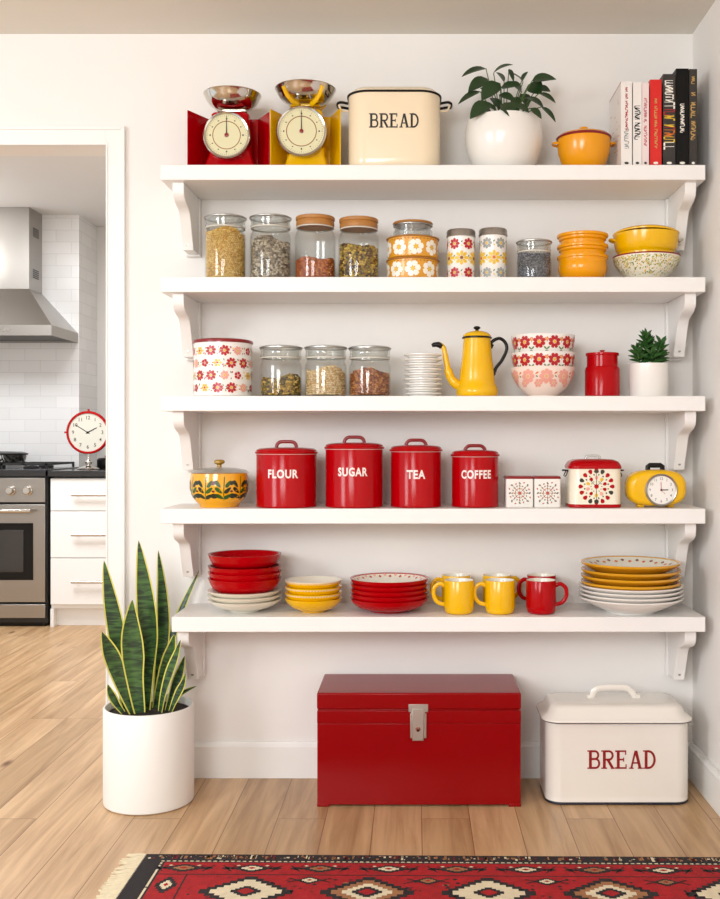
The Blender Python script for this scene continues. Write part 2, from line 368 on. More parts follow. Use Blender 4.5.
# ================================================================ SHELF 1
Z1, Z2, Z3, Z4, Z5 = [z + 0.0004 for z in ST]
ink = mat('black_ink', '1a1512', 0.4)
dialm = mat('dial_face', 'd9d2a8', 0.45)
def scale(px, D, m, hw, hi, top_l, top_r, inner, dial, rad, bowl, holder, label):
    t = thing('kitchen_scale', label, 'scale', (X(px, D), Y(D), Z1)); s_ = D / F
    # folded side wings with a low back panel
    h1 = top_l - Z1; h2 = top_r - Z1; hb = inner - Z1
    b = B()
    for sx, hh in ((-1, h1), (1, h2)):
        o = [(sx * hi, 0.05), (sx * hw, -0.045)]
        nx = 0.0025
        pts = [(o[0][0], o[0][1], 0.004), (o[1][0], o[1][1], 0.008), (o[1][0], o[1][1], hh), (o[0][0], o[0][1], hb)]
        loft(b, [[(p[0], p[1], p[2]) for p in pts], [(p[0] - sx * nx, p[1], p[2]) for p in pts]])
    box(b, -hi, hi, 0.048, 0.0505, 0.004, hb); box(b, -hi, hi, -0.02, 0.05, 0.0, 0.006)
    obj('housing', b, m, t, bevel=0.0006)
    # pyramid foot and centre body
    b = B(); w0 = hw * 0.76
    loft(b, [rr(w0 * 2, 0.085, 0.012, 0, cy=-0.005), rr(w0 * 2, 0.085, 0.012, 0.008, cy=-0.005), rr(w0 * 1.66, 0.07, 0.012, 0.02), rr(w0 * 1.35, 0.055, 0.012, 0.06), rr(w0 * 1.2, 0.05, 0.012, hb - 0.004), rr(w0 * 1.1, 0.045, 0.012, hb)])
    obj('body', b, m, t)
    dc = Z(dial[1], D - 0.06) - Z1; dx = (dial[0] - px) * s_
    R90 = Matrix.Rotation(PI / 2, 3, 'X')
    b = B(); lathe(b, [(0, -0.032), (rad, -0.032), (rad, 0.0), (rad + 0.001, 0.003), (rad - 0.002, 0.0065), (rad - 0.006, 0.005), (rad - 0.007, 0.0), (0, 0.0)], 64)
    bmesh.ops.rotate(b, verts=b.verts, cent=(0, 0, 0), matrix=R90); bmesh.ops.translate(b, verts=b.verts, vec=(dx, -0.058, dc)); obj('dial_rim', b, steel, t)
    b = B(); s = lambda u, v: (dx + u, -0.0585, dc + v); s2 = lambda u, v: (dx + u, -0.0588, dc + v)
    poly(b, s, [((rad - 0.007) * math.cos(2 * PI * k / 64), (rad - 0.007) * math.sin(2 * PI * k / 64)) for k in range(64)], 0)
    ring2(b, s2, 0, 0, rad * 0.58, rad * 0.615, 1); n = 60
    for k in range(n):
        a = 2 * PI * k / n; r0 = rad * (0.83 if k % 5 else 0.79); line2(b, s2, (r0 * math.cos(a), r0 * math.sin(a)), (rad * 0.87 * math.cos(a), rad * 0.87 * math.sin(a)), 0.0008, 2)
    for k in range(12):
        a = 2 * PI * k / 12; ell(b, s2, rad * 0.71 * math.cos(a), rad * 0.71 * math.sin(a), 0.0026, 0.0018 if k % 3 else 0.003, 0, 2, 6)
    obj('dial_face', b, [dialm, cr_brn, ink], t)
    b = B(); s3 = lambda u, v: (dx + u, -0.0600, dc + v)
    prism_xz(b, [(dx - 0.0016, dc), (dx + 0.0016, dc), (dx + 0.0005, dc + rad * 0.82), (dx - 0.0005, dc + rad * 0.82)], -0.0615, -0.0605)
    lathe(b, [(0, 0.004), (0.006, 0.003), (0.0065, 0)], 16, 1)
    vs = [v for v in b.verts][8:]; bmesh.ops.rotate(b, verts=vs, cent=(0, 0, 0), matrix=R90); bmesh.ops.translate(b, verts=vs, vec=(dx, -0.0592, dc))
    obj('needle', b, [ink, darkred], t)
    Rb = bowl[0]; bz = Z(bowl[1], D) - Z1; dep = 0.048; bx = (bowl[2] - px) * s_
    for sx in (-1, 1):
        b = B(); tube(b, [(bx + sx * 0.028, 0, hb - 0.001), (bx + sx * 0.028, 0, bz - dep + 0.004)], 0.0026, 10); obj('post', b, steel, t)
    b = B(); P = [(0.0, 0), (Rb * .35, 0.0), (Rb * .6, 0.006), (Rb * .8, 0.017), (Rb * .93, 0.033), (Rb * .99, 0.046), (Rb * 1.015, 0.048), (Rb * 1.015, 0.0495), (Rb * .985, 0.0485), (Rb * .92, 0.035), (Rb * .79, 0.019), (Rb * .59, 0.0078), (Rb * .34, 0.0018), (0, 0.0018)]
    lathe(b, P, 64); bmesh.ops.translate(b, verts=b.verts, vec=(bx, 0, bz - dep)); obj('weighing_bowl', b, steel, t)
    b = B(); box(b, bx - 0.045, bx + 0.045, -0.012, 0.012, bz - dep - 0.005, bz - dep - 0.0005)
    if holder:
        for a in (0.9, 2.24, 4.0, 5.4):
            tube(b, [(bx + math.cos(a) * r, math.sin(a) * r, bz - dep + z) for r, z in ((0.03, -0.004), (Rb * .62, 0.0025), (Rb * .83, 0.0155), (Rb * .98, 0.038))], 0.004, 8, flat=2.0)
    obj('bowl_holder', b, m if holder else steel, t)
scale(231, 3.22, red, 0.126, 0.078, Z(110, 3.175), Z(112, 3.175), Z(119.5, 3.27), (230, 135), 0.0705, (0.0875, 95.5, 232.5), False, 'red kitchen scale with steel weighing bowl at the left end of the top shelf')
scale(307, 3.22, yellow, 0.108, 0.070, Z(109, 3.175), Z(108, 3.175), Z(117, 3.27), (303.5, 131), 0.076, (0.093, 90, 305.5), True, 'yellow kitchen scale with steel weighing bowl next to the red scale')

# cream bread bin
D = 3.215; t = thing('bread_bin', 'cream enamel bread bin with black rim and BREAD lettering on the top shelf', 'bread bin', (X(394.5, D), Y(D), Z1))
H = Z(90, 3.125) - Z1; wd = 0.281
b = B(); loft(b, [rr(wd - 0.012, 0.173, 0.06, 0, 8), rr(wd - 0.004, 0.180, 0.062, 0.005, 8), rr(wd, 0.184, 0.064, 0.03, 8), rr(wd, 0.184, 0.064, H - 0.004, 8)], cap1=False); obj('body', b, cream, t)
b = B(); ring = [Vector(p) for p in rr(wd + 0.003, 0.187, 0.0655, H - 0.003, 8)]; tube(b, ring, 0.0035, 8, closed=True); obj('rim', b, black, t)
b = B(); loft(b, [rr(wd - 0.004, 0.180, 0.062, H - 0.004, 8), rr(wd - 0.006, 0.178, 0.061, H + 0.004, 8), rr(wd - 0.03, 0.155, 0.05, H + 0.014, 8), rr(wd - 0.10, 0.09, 0.03, H + 0.024, 8), rr(0.06, 0.03, 0.01, H + 0.026, 8)]); obj('lid', b, cream, t)
for sx in (-1, 1):
    b = B(); x0 = sx * (wd / 2 + 0.001); tube(b, [(x0, -0.025, H - 0.02), (x0 + sx * .022, -0.025, H - 0.016), (x0 + sx * .033, -0.02, H - 0.019), (x0 + sx * .033, 0.02, H - 0.019), (x0 + sx * .022, 0.025, H - 0.016), (x0, 0.025, H - 0.02)], 0.0042, 8, 0, 4)
    tube(b, [(x0, -0.025, H - 0.042), (x0 + sx * .02, -0.023, H - 0.042), (x0 + sx * .03, -0.02, H - 0.02)], 0.003, 8, 1, 3)
    obj('handle', b, [black, cream], t)
b = B(); slab_word(b, flat(-0.092), 'BREAD', 0, Z(120.5, 3.123) - Z1, 0.150, 0.043); obj('lettering', b, ink, t)

# round white pot with leafy plant
leafm = mat('plant_leaf', '1d3a18', 0.35, noise=0.3, nscale=30, coat=0.2); stemm = mat('plant_stem', '4a6b2a', 0.5)
D = 3.215; t = thing('potted_plant', 'broad-leaved green plant in round white pot on the top shelf', 'plant', (X(503.5, D), Y(D), Z1)); R = 0.119; H = Z(112, 3.12) - Z1
b = B(); pr = sp([(.062, 0), (.076, .003), (.096, .026), (.110, .058), (.118, .092), (.1195, .120), (.1165, .145), (.1125, H)], 3) + [(.108, H), (.111, .14), (.112, .11), (.10, .08), (0, .075)]
lathe(b, pr, 56); obj('pot', b, white, t)
b = B(); lathe(b, [(0, H - 0.012), (.07, H - .010), (.1095, H - .014)], 32); obj('soil', b, soil, t)
def leaf(bm, base, tip, wd, mi=0, sag=0.15, roll=0.0, n=7, fold=0.25):
    base = Vector(base); tip = Vector(tip); d = tip - base; L = d.length; t_ = d.normalized()
    up = Vector((0, -0.75, 0.66)); side = t_.cross(up)
    if side.length < 0.1: side = t_.cross(Vector((1, 0, 0)))
    side.normalize(); nrm = side.cross(t_).normalized()
    side = side * math.cos(roll) + nrm * math.sin(roll); nrm = side.cross(t_).normalized()
    prev = None
    for i in range(n + 1):
        u = i / n; ww = wd * 0.5 * (math.sin(PI * min(1, u ** 0.75)) ** 0.8 if 0 < u < 1 else 0.02)
        c = base + d * u + nrm * (sag * L * (4 * u * (1 - u)) * 0.5)
        cur = [c - side * ww + nrm * ww * fold, c, c + side * ww + nrm * ww * fold]
        row = []
        for dz in (0.0006, -0.0006): row.append([bm.verts.new(p + nrm * dz) for p in cur])
        if prev:
            for q in range(2):
                newf(bm, [prev[0][q], prev[0][q + 1], row[0][q + 1], row[0][q]], mi); newf(bm, [prev[1][q + 1], prev[1][q], row[1][q], row[1][q + 1]], mi)
            newf(bm, [prev[0][0], row[0][0], row[1][0], prev[1][0]], mi); newf(bm, [prev[0][2], prev[1][2], row[1][2], row[0][2]], mi)
        prev = row
LV = [((488, 58), (412, 84), 24), ((512, 72), (572, 46), 24), ((604, 100), (562, 72), 22), ((600, 96), (620, 68), 14), ((632, 97), (708, 92), 34), ((492, 90), (432, 132), 34), ((470, 130), (401, 170), 20),
      ((532, 104), (474, 158), 46), ((535, 118), (594, 112), 24), ((622, 108), (662, 138), 46), ((655, 135), (706, 166), 18), ((610, 150), (668, 182), 34), ((662, 178), (706, 226), 16),
      ((500, 165), (438, 216), 40), ((548, 165), (576, 218), 52), ((598, 138), (620, 178), 34), ((530, 140), (580, 162), 26), ((505, 150), (530, 188), 30), ((630, 182), (662, 216), 18), ((560, 60), (575, 100), 12), ((470, 170), (520, 190), 26), ((580, 175), (622, 196), 28), ((545, 100), (520, 70), 24), ((600, 130), (560, 100), 26), ((570, 150), (600, 185), 24), ((515, 140), (470, 120), 24), ((650, 120), (690, 130), 22), ((470, 185), (505, 205), 22)]
b = B(); cx = X(503.5, D)
for i, (p, q, wz) in enumerate(LV):
    px = 330 + p[0] / 3.13; py = 50 + p[1] / 3.13; qx = 330 + q[0] / 3.13; qy = 50 + q[1] / 3.13
    rnd = random.Random(i); off = rnd.uniform(-0.07, 0.05) - (0.03 if q[1] > 150 else 0); D1 = D + off; D2 = max(D1 - rnd.uniform(0.0, 0.03), D - 0.12)
    A = Vector((X(px, D1) - cx, Y(D1) - Y(D), Z(py, D1) - Z1)); T = Vector((X(qx, D2) - cx, Y(D2) - Y(D), Z(qy, D2) - Z1))
    leaf(b, A, T, wz / 3.13 * D / F * 1.28, 0, 0.16, rnd.uniform(-.35, .35))
    root = Vector((A.x * 0.35, min(A.y * 0.3, 0.03), H - 0.012))
    if (A - root).length > 0.03: tube(b, [root, (root + A) / 2 + Vector((0, 0, 0.012)), A], 0.0016, 6, 1, 4)
obj('foliage', b, [leafm, stemm], t)

# orange lidded bowl
D = 3.2; t = thing('lidded_bowl', 'small orange enamel pan with lid and side ears left of the books', 'bowl', (X(583.8, D), Y(D), Z1))
H = Z(131, 3.13) - Z1; R = 0.0815
b = B(); lathe(b, [(0, 0), (.048, 0), (.054, .004), (.068, .03), (.078, .06), (R, .09), (R, H - 0.004), (R - .004, H - 0.004), (.07, .05), (0, .03)], 48); obj('body', b, orange, t)
b = B(); lathe(b, [(R + .001, H - 0.008), (R + .0035, H - .003), (R + .001, H)], 48); obj('rim', b, darkred, t)
b = B(); lathe(b, [(R + .0005, H), (R * .92, H + .006), (R * .6, H + .014), (.012, H + .018), (.008, H + .021), (.014, H + .026), (.012, H + .031), (0, H + .032)], 48); obj('lid', b, orange, t)
for sx in (-1, 1):
    b = B(); tube(b, [(sx * (R - .003), -0.018, H - .022), (sx * (R + .011), -0.013, H - .02), (sx * (R + .013), 0, H - .02), (sx * (R + .011), 0.013, H - .02), (sx * (R - .003), 0.018, H - .022)], 0.0038, 8, 0, 4); obj('ear', b, orange, t)

# books
bw = mat('book_white', 'ece6e0', 0.5); bpk = mat('book_pale_pink', 'ecd8d4', 0.5); brd = mat('book_red', 'd81a12', 0.4); bgy = mat('book_grey', '3a3532', 0.45, spec=.3); bbk = mat('book_black', '0c0b0a', 0.45, spec=.2); paper = mat('book_pages', 'efe6d3', 0.8, bump=0.4, bscale=200)
gold = mat('title_gold', 'c9a25a', 0.5); tpink = mat('title_rose', 'c86a70', 0.5)
BK = [(621, 632, 81.5, bw, [(.93, .45, cr_red, .20, .8), (.45, .22, cr_gry, .35, .5)], 'white book with a rose title, leftmost on the top shelf'),
      (633, 641.8, 82, bw, [(.72, .34, bbk, .6, .9)], 'white book with bold black title mid-spine'),
      (642, 649, 83, bpk, [(.82, .27, tpink, .4, .8)], 'pale pink book left of the red book'),
      (650, 661.6, 79.5, brd, [(.78, .22, gold, .22, .6)], 'bright red book among the white and black books'),
      (663, 675.5, 74, bgy, [(.93, .72, cr_wht, .62, .95), (.70, .22, cr_org, .8, 1.0)], 'thick grey book with large orange title'),
      (676, 688.8, 68.5, bbk, [(.66, .36, cr_wht, .3, .7)], 'black book with small white title'),
      (689.3, 697.2, 69, bgy, [(.92, .85, gold, .4, .6), (.76, .28, gold, .55, .9)], 'slim grey book with gold title at the right end')]
for i, (a, c_, ty, m, marks, lab) in enumerate(BK):
    D = 3.125; x0 = X(a, D); x1 = X(c_, D); w_ = x1 - x0 - 0.0006; Hh = Z(ty, D) - Z1; dp = 0.185
    t = thing('book', lab, 'book', ((x0 + x1) / 2, Y(D), Z1), group='books on the top shelf')
    b = B(); cth = 0.0022
    pts = [(-w_ / 2 + cth, 0.004)]
    box(b, -w_ / 2, -w_ / 2 + cth, 0.002, dp, 0, Hh); box(b, w_ / 2 - cth, w_ / 2, 0.002, dp, 0, Hh); box(b, -w_ / 2, w_ / 2, 0, 0.0025, 0, Hh)
    s = flat(0, 0.0004); rnd = random.Random(i + 3); mats = [m]
    for (v0, v1, mm, wf, dens) in marks:
        mats.append(mm); mi = len(mats) - 1; v = v0 * Hh
        while v > v1 * Hh:
            hgt = rnd.uniform(.003, .0055) * (1 + wf); ww = w_ * wf
            if mm is cr_org and cr_yel not in mats: mats += [cr_yel, cr_red]
            if mm is cr_org: mi = rnd.choice((mats.index(cr_org), mats.index(cr_yel), mats.index(cr_red), 1))
            if rnd.random() < 0.85:
                line2(b, s, (-ww / 2, v), (ww / 2, v - rnd.uniform(-.1, .1) * hgt), .0016, mi)
                line2(b, s, (ww / 2 * rnd.choice((-1, 1)), v), (ww / 2 * rnd.choice((-1, 1)), v - hgt), .0015 + ww * .12, mi)
                if rnd.random() < .6: line2(b, s, (-ww / 2, v - hgt), (ww * rnd.uniform(0, .5), v - hgt), .0016, mi)
            v -= hgt * 1.25
    mats.append(cr_wht if m not in (bw, bpk) else cr_dk); ell(b, s, 0, 0.014, w_ * .22, 0.004, 0, len(mats) - 1, 8)
    if i == 0:
        mats.append(tpink); s0 = lambda u, v: (-w_ / 2 - 0.0004, u, v)
        for k in range(26):
            u = rnd.uniform(.02, .16); v = rnd.uniform(.05, .22); line2(b, s0, (u, v), (u + rnd.uniform(.01, .03), v + .004), .0014, 1 if k % 2 else 2)
        line2(b, s0, (0.0, Hh - .0015), (dp, Hh - .0015), .003, 1)
    obj('cover', b, mats, t)
    b = B(); box(b, -w_ / 2 + cth, w_ / 2 - cth, 0.0027, dp - 0.004, 0.003, Hh - 0.004); obj('pages', b, paper, t)

# ================================================================ JARS
ICO = None
def ico():
    global ICO
    if ICO is None:
        b = bmesh.new(); bmesh.ops.create_icosphere(b, subdivisions=1, radius=1); ICO = ([v.co.copy() for v in b.verts], [[v.index for v in f.verts] for f in b.faces]); b.free()
    return ICO
def grains(parent, R, z0, h, size, cols, seed, label, el=1.5):
    rnd = random.Random(seed); V = []; Fc = []; MI = []; iv, fi = ico()
    def top(x, y): return h + 0.006 * math.sin(seed + x * 55) + 0.005 * math.cos(seed * 2 + y * 60 + x * 30)
    def grain(x, y, z):
        s = size * rnd.uniform(.8, 1.15); M = Matrix.Rotation(rnd.uniform(0, PI), 3, 'X') @ Matrix.Rotation(rnd.uniform(0, PI), 3, 'Z') @ Matrix.Diagonal((el, 1, .8)); k = len(V); mi = rnd.randrange(len(cols))
        for v in iv:
            q = M @ v * s; V.append((x + q.x, y + q.y, z + q.z))
        for f in fi: Fc.append([k + j for j in f]); MI.append(mi)
    Rg = R - size * 1.35; step = size * 1.75; nr = max(1, int(h / step)); nc = int(2 * PI * Rg / step)
    for i in range(nr + 2):
        for j in range(nc):
            a = 2 * PI * (j + .5 * (i % 2)) / nc + rnd.uniform(-.02, .02); x = Rg * math.sin(a); y = -Rg * math.cos(a); z = size + i * step + rnd.uniform(-.3, .3) * size
            if z < top(x, y): grain(x, y, z0 + z)
    m = int(Rg / step)
    for i in range(-m, m + 1):
        for j in range(-m, m + 1):
            x = i * step; y = j * step
            if x * x + y * y < (Rg - size) ** 2: grain(x, y, z0 + top(x, y))
    # filled core
    n = 24; k = len(V); Rc = Rg - size * .5
    for zz in (0.001, None):
        for j in range(n):
            a = 2 * PI * j / n; x = Rc * math.sin(a); y = -Rc * math.cos(a); V.append((x, y, z0 + (zz if zz else top(x, y) - size * .5)))
    k2 = len(V); V.append((0, 0, z0 + top(0, 0) - size * .5))
    for j in range(n):
        Fc.append([k + j, k + (j + 1) % n, k + n + (j + 1) % n, k + n + j]); MI.append(0); Fc.append([k + n + j, k + n + (j + 1) % n, k2]); MI.append(0)
    me = bpy.data.meshes.new('grains'); me.from_pydata(V, [], Fc); me.polygons.foreach_set('material_index', MI); me.polygons.foreach_set('use_smooth', [True] * len(Fc)); me.update()
    for c in cols: me.materials.append(mat('grain_' + c, c, 0.55))
    o = bpy.data.objects.new('grains', me); C.objects.link(o); o.parent = parent; o['kind'] = 'stuff'; o['label'] = label
gasket = mat('rubber_gasket', 'cfc9bd', 0.5)
def jar(px, wpx, ytop, zb, D, lid, fill_y, cols, gsize, label, glabel, seed, group='glass storage jars', shoulder=0.0):
    R = wpx / 2 * D / F; t = thing('storage_jar', label, 'jar', (X(px, D), Y(D), zb), group=group); H = Z(ytop, D - R * .8) - zb
    hl = 0.050 if lid == 'glass' else 0.036
    if lid == 'glass':
        nr_ = R - 0.006; zs = H - hl
        prof = [(0, 0), (R - .006, 0), (R - .001, .004), (R, .010), (R, zs - .016), (R - .002, zs - .006), (nr_, zs), (nr_, zs + .010)]
    else:
        nr_ = R - 0.0075; zs = H - hl
        prof = [(0, 0), (R - .006, 0), (R - .001, .004), (R, .010), (R, zs - .026), (R - .003, zs - .014), (nr_ - .001, zs - .004), (nr_ - .001, zs + .010)]
    inner = [(r - 0.0025, z) for r, z in reversed(prof[3:])] + [(R - .008, .004), (0, .0035)]
    b = B(); lathe(b, prof + inner, 48); obj('glass_body', b, GLASS, t)
    if lid == 'glass':
        b = B(); lathe(b, [(nr_ - .004, zs + .0145), (nr_ + .003, zs + .0145), (nr_ + .005, zs + .018), (nr_ + .003, zs + .022), (nr_ + .003, zs + .034), (nr_ + .005, zs + .038), (nr_ + .006, zs + .043), (nr_ + .002, zs + .048), (nr_ - .01, H), (0, H), (0, H - .005), (nr_ - .01, H - .005), (nr_ - .002, zs + .04), (nr_ - .004, zs + .0145)], 48); obj('lid', b, LIDGLASS, t)
        b = B(); lathe(b, [(nr_ - .002, zs + .0105), (nr_ + .0035, zs + .0105), (nr_ + .0035, zs + .0140), (nr_ - .002, zs + .0140)], 48); obj('gasket', b, gasket, t)
        b = B(); lathe(b, [(nr_ + .0055, H - .0095), (nr_ + .0075, H - .0085), (nr_ + .0075, H - .0050), (nr_ + .004, H - .0040)], 48); obj('lid_band', b, brushed, t)
    else:
        b = B(); lathe(b, [(0, zs + .006), (nr_ + .002, zs + .006), (nr_ + .003, zs + .009), (nr_ + .003, zs + .019), (nr_ + .001, zs + .0215), (nr_ + .001, zs + .0235), (nr_ + .0045, zs + .026), (nr_ + .0045, H - .002), (nr_ + .002, H), (0, H)], 48, mis=[0] * 10); obj('lid', b, wood, t)
        b = B(); lathe(b, [(nr_ + .001, zs + .0012), (nr_ + .003, zs + .002), (nr_ + .003, zs + .005), (nr_ + .001, zs + .0056)], 48); obj('gasket', b, gasket, t)
    if fill_y: grains(t, R - 0.0028, 0.0045, Z(fill_y, D - R * .8) - zb - .006, gsize, cols, seed, glabel)
    return t
JC = dict(gold=['d9b25c', 'e3c478', 'c99a45'], oat=['b5a78f', 'd1c4ac', '8f816c', '6e6255'], lentil=['c06a2a', 'a9501c', 'd5843c', '8f3f18'], mix=['b8902a', '6b4320', '8f7a2c', '4a2e18', 'd3b54c'],
          mung=['b08a2c', '77692a', 'd3ae4e', '59431f'], tan=['dcbf8c', 'c9a46a', 'e6cfa2'], copper=['b06a34', '94501f', 'c88a4c', '7f3f1c'], grey=['6f7075', '8a8b90', '55565b'])
jar(225.5, 41, 213, Z2, 3.18, 'glass', 229, JC['gold'], .0036, 'glass lidded jar nearly full of pale golden grain, leftmost on the second shelf', 'pale golden grain', 1)
jar(270.5, 41, 213, Z2, 3.18, 'glass', 238, JC['oat'], .0036, 'glass lidded jar of grey-brown flecked seeds on the second shelf', 'grey-brown flecked seeds', 2)
jar(315.3, 41, 214, Z2, 3.18, 'wood', 257, JC['lentil'], .0030, 'wood-lidded jar only a third full of rust-red lentils', 'rust-red lentils', 3)
jar(358.7, 41, 216, Z2, 3.18, 'wood', 245, JC['mix'], .0040, 'wood-lidded jar half full of mixed brown and yellow pulses', 'mixed brown and yellow pulses', 4)
jar(534, 35, 238, Z2, 3.18, 'glass', 252.5, JC['grey'], .0026, 'small squat glass jar of grey seeds on the second shelf', 'fine grey seeds', 5)
jar(281, 42, 344.5, Z3, 3.18, 'glass', 377, JC['mung'], .0040, 'glass lidded jar of olive and yellow pulses beside the floral tin', 'olive and yellow pulses', 6)
jar(325.8, 42, 344.5, Z3, 3.18, 'glass', 369, JC['tan'], .0038, 'glass lidded jar of pale tan pulses, middle of three on the middle shelf', 'pale tan pulses', 7)
jar(369.8, 42, 345, Z3, 3.18, 'glass', 371, JC['copper'], .0038, 'glass lidded jar of copper-brown pulses beside the white dish stack', 'copper-brown pulses', 8)

# ---- stacked mustard tins with a small jar on top
D = 3.19; x = X(412.8, D); tz = Z2
mus = mat('mustard_enamel', 'dd9a1e', 0.3, coat=0.3)
def mustard(z, R, H, label, seed):
    t = thing('floral_tin', label, 'tin', (x, Y(D), z), group='mustard floral tins')
    b = B(); lathe(b, [(0, 0), (R - .006, 0), (R - .001, .004), (R, .01), (R, H - .005), (R - .002, H - .005)], 56)
    s = cyl(R)
    for k in range(9):
        u = (k - 4) * 0.0545 + seed * .01; v = H * .46
        flower(b, s, u, v, .0245, 6, 1, 2, rot=.3 * k, wd=.36)
    for k in range(40): ell(b, s, -.24 + k * .012, H - .010, .003, .0012, 0, 3, 6)
    obj('body', b, [mus, cr_wht, cr_yel, cr_brn], t)
    b = B(); lathe(b, [(R - .004, H - .0045), (R + .0025, H - .0045), (R + .004, H - .002), (R + .002, H), (0, H)], 56); obj('lid', b, wood, t)
mh = (Z(257, 3.12) - Z2)
mustard(Z2, .079, mh, 'mustard tin with white flowers, bottom of the two stacked', 0)
mustard(Z2 + mh + .0005, .078, Z(235, 3.12) - Z2 - mh, 'mustard tin with white flowers, stacked under the little glass jar', 1)
zj = Z(235, 3.12) + .001; t = thing('small_jar', 'low glass jar with wooden lid on top of the mustard tins', 'jar', (x, Y(D), zj)); H = Z(219.5, 3.14) - zj; R = .060
b = B(); lathe(b, [(0, 0), (R - .005, 0), (R, .004), (R, H * .45), (R - .004, H * .5), (R - .004, H - .008), (R - .006, H - .008), (R - .007, .006), (0, .004)], 48); obj('glass_body', b, LIDGLASS, t)
b = B(); lathe(b, [(0, H - .0075), (R, H - .0075), (R + .002, H - .004), (R, H - .001), (0, H)], 48); obj('lid', b, wood, t)
b = B(); lathe(b, [(R - .0035, H - .0125), (R + .001, H - .012), (R + .001, H - .009), (R - .0035, H - .0085)], 48); obj('gasket', b, brushed, t)

# ---- tall floral canisters with steel lids
def tallcan(px, wpx, ytop, A, Bc, Cc, label):
    D = 3.17; R = wpx / 2 * D / F; H = Z(ytop, D - R) - Z2; t = thing('floral_canister', label, 'canister', (X(px, D), Y(D), Z2), group='slim floral canisters')
    b = B(); lathe(b, [(0, 0), (R - .003, 0), (R - .0005, .003), (R - .0005, H - .022), (R - .003, H - .022)], 48); s = cyl(R - .0005)
    for k in range(6):
        u = (k - 2.5) * .0452
        flower(b, s, u, H * .70, .0175, 8, 1, 2, wd=.34); flower(b, s, u + .0226, H * .42, .022, 8, 2, 3, wd=.3); flower(b, s, u, H * .13, .0165, 8, 1, 2, wd=.34)
        for q in ((.0226, .70), (0, .42), (.0226, .13)):
            ell(b, s, u + q[0], H * q[1] + .006, .004, .002, .8, 4, 6); ell(b, s, u + q[0], H * q[1] - .006, .004, .002, -.8, 2, 6)
    obj('body', b, [white, A, Bc, Cc, cr_grn], t)
    b = B(); lathe(b, [(R - .002, H - .0215), (R + .0015, H - .0215), (R + .0025, H - .019), (R + .0015, H - .016), (R + .0015, H - .004), (R - .001, H), (R - .006, H - .001), (0, H - .001)], 48); obj('lid', b, brushed, t)
tallcan(461, 28, 228, cr_red, cr_yel, cr_brn, 'slim canister with red and yellow flowers and steel lid')
tallcan(493, 27.5, 227, cr_gry, cr_yel, cr_org, 'slim canister with grey and yellow flowers and steel lid')

# ---- bowls made so that they nest
def shell(prof, tv, segs=56):
    """outer profile, then the same profile raised by tv going back to the axis"""
    top = prof[-1][1]; out = list(prof)
    def rat(z):
        for (r0, z0), (r1, z1) in zip(prof, prof[1:]):
            if z0 <= z <= z1 and z1 > z0: return r0 + (r1 - r0) * (z - z0) / (z1 - z0)
        return prof[-1][0]
    zs = [top - .0008] + [z + tv for r, z in reversed(prof) if z + tv < top - .001 and r > 0]
    inn = [(rat(z - tv) - .0003, z) for z in zs]
    inn = [(max(r, .001), z) for r, z in inn]
    return out + [(prof[-1][0] - .001, top)] + inn + [(0, inn[-1][1])]
def bowl(name, prof, tv, m, loc, label, cat, group=None, inner=None, deco=None, rim=None, segs=64):
    b = B(); full = shell(prof, tv); n = len(prof)
    mats = list(m) if isinstance(m, (list, tuple)) else [m]; mis = [0] * (len(full) - 1)
    if inner is not None:
        mats.append(inner); ii = len(mats) - 1
        for k in range(n + 1, len(full) - 1): mis[k] = ii
    if rim is not None:
        mats.append(rim); ri = len(mats) - 1
        for k in (n - 2, n - 1, n, n + 1): mis[k] = ri
    lathe(b, full, segs, mis=mis)
    if deco: deco(b)
    o = obj(name, b, mats, loc=loc); return tag(o, label, cat, group)
def rfun(prof):
    def f(z):
        for (r0, z0), (r1, z1) in zip(prof, prof[1:]):
            if z0 <= z <= z1 and z1 > z0: return r0 + (r1 - r0) * (z - z0) / (z1 - z0)
        return prof[-1][0] if z > prof[0][1] else prof[1][0]
    return f
def inner_marks(prof, tv, r0, n, w_, h_, mis_):
    def f(b):
        def zi(r):
            for (a0, z0), (a1, z1) in zip(prof, prof[1:]):
                if a0 <= r <= a1 and a1 > a0: return z0 + (z1 - z0) * (r - a0) / (a1 - a0) + tv + .0007
            return prof[-1][1]
        for k in range(n):
            a = 2 * PI * k / n; r1 = r0 + (h_ * .5 if k % 2 else -h_ * .5)
            ps = [(r1 - h_, a), (r1, a - w_), (r1 + h_, a), (r1, a + w_)]
            newf(b, [b.verts.new((q_ * math.sin(c_), -q_ * math.cos(c_), zi(q_))) for q_, c_ in ps], mis_[k % len(mis_)])
    return f
# orange bowls
D = 3.19; x = X(582.5, D)
pr = [(0, 0), (.050, 0)] + sp([(.056, .003), (.069, .018), (.0745, .038), (.0725, .060), (.0725, .066)]) + [(.0775, .0685), (.0785, .0725), (.0775, .0765)]
lab = ['orange enamel bowl at the bottom of the stack of three', 'orange enamel bowl in the middle of the stack of three', 'orange enamel bowl on top of the stack of three']
for k, z in enumerate((0, .0330, .0665)):
    bowl('stacking_bowl', [(r if (k == 0 or zz > .058) else min(r * .93, .0700 - .0030 * (k == 2)), zz) for r, zz in pr], .029, orange, (x, Y(D), Z2 + z * 1.0), lab[k], 'bowl', 'orange stacking bowls')
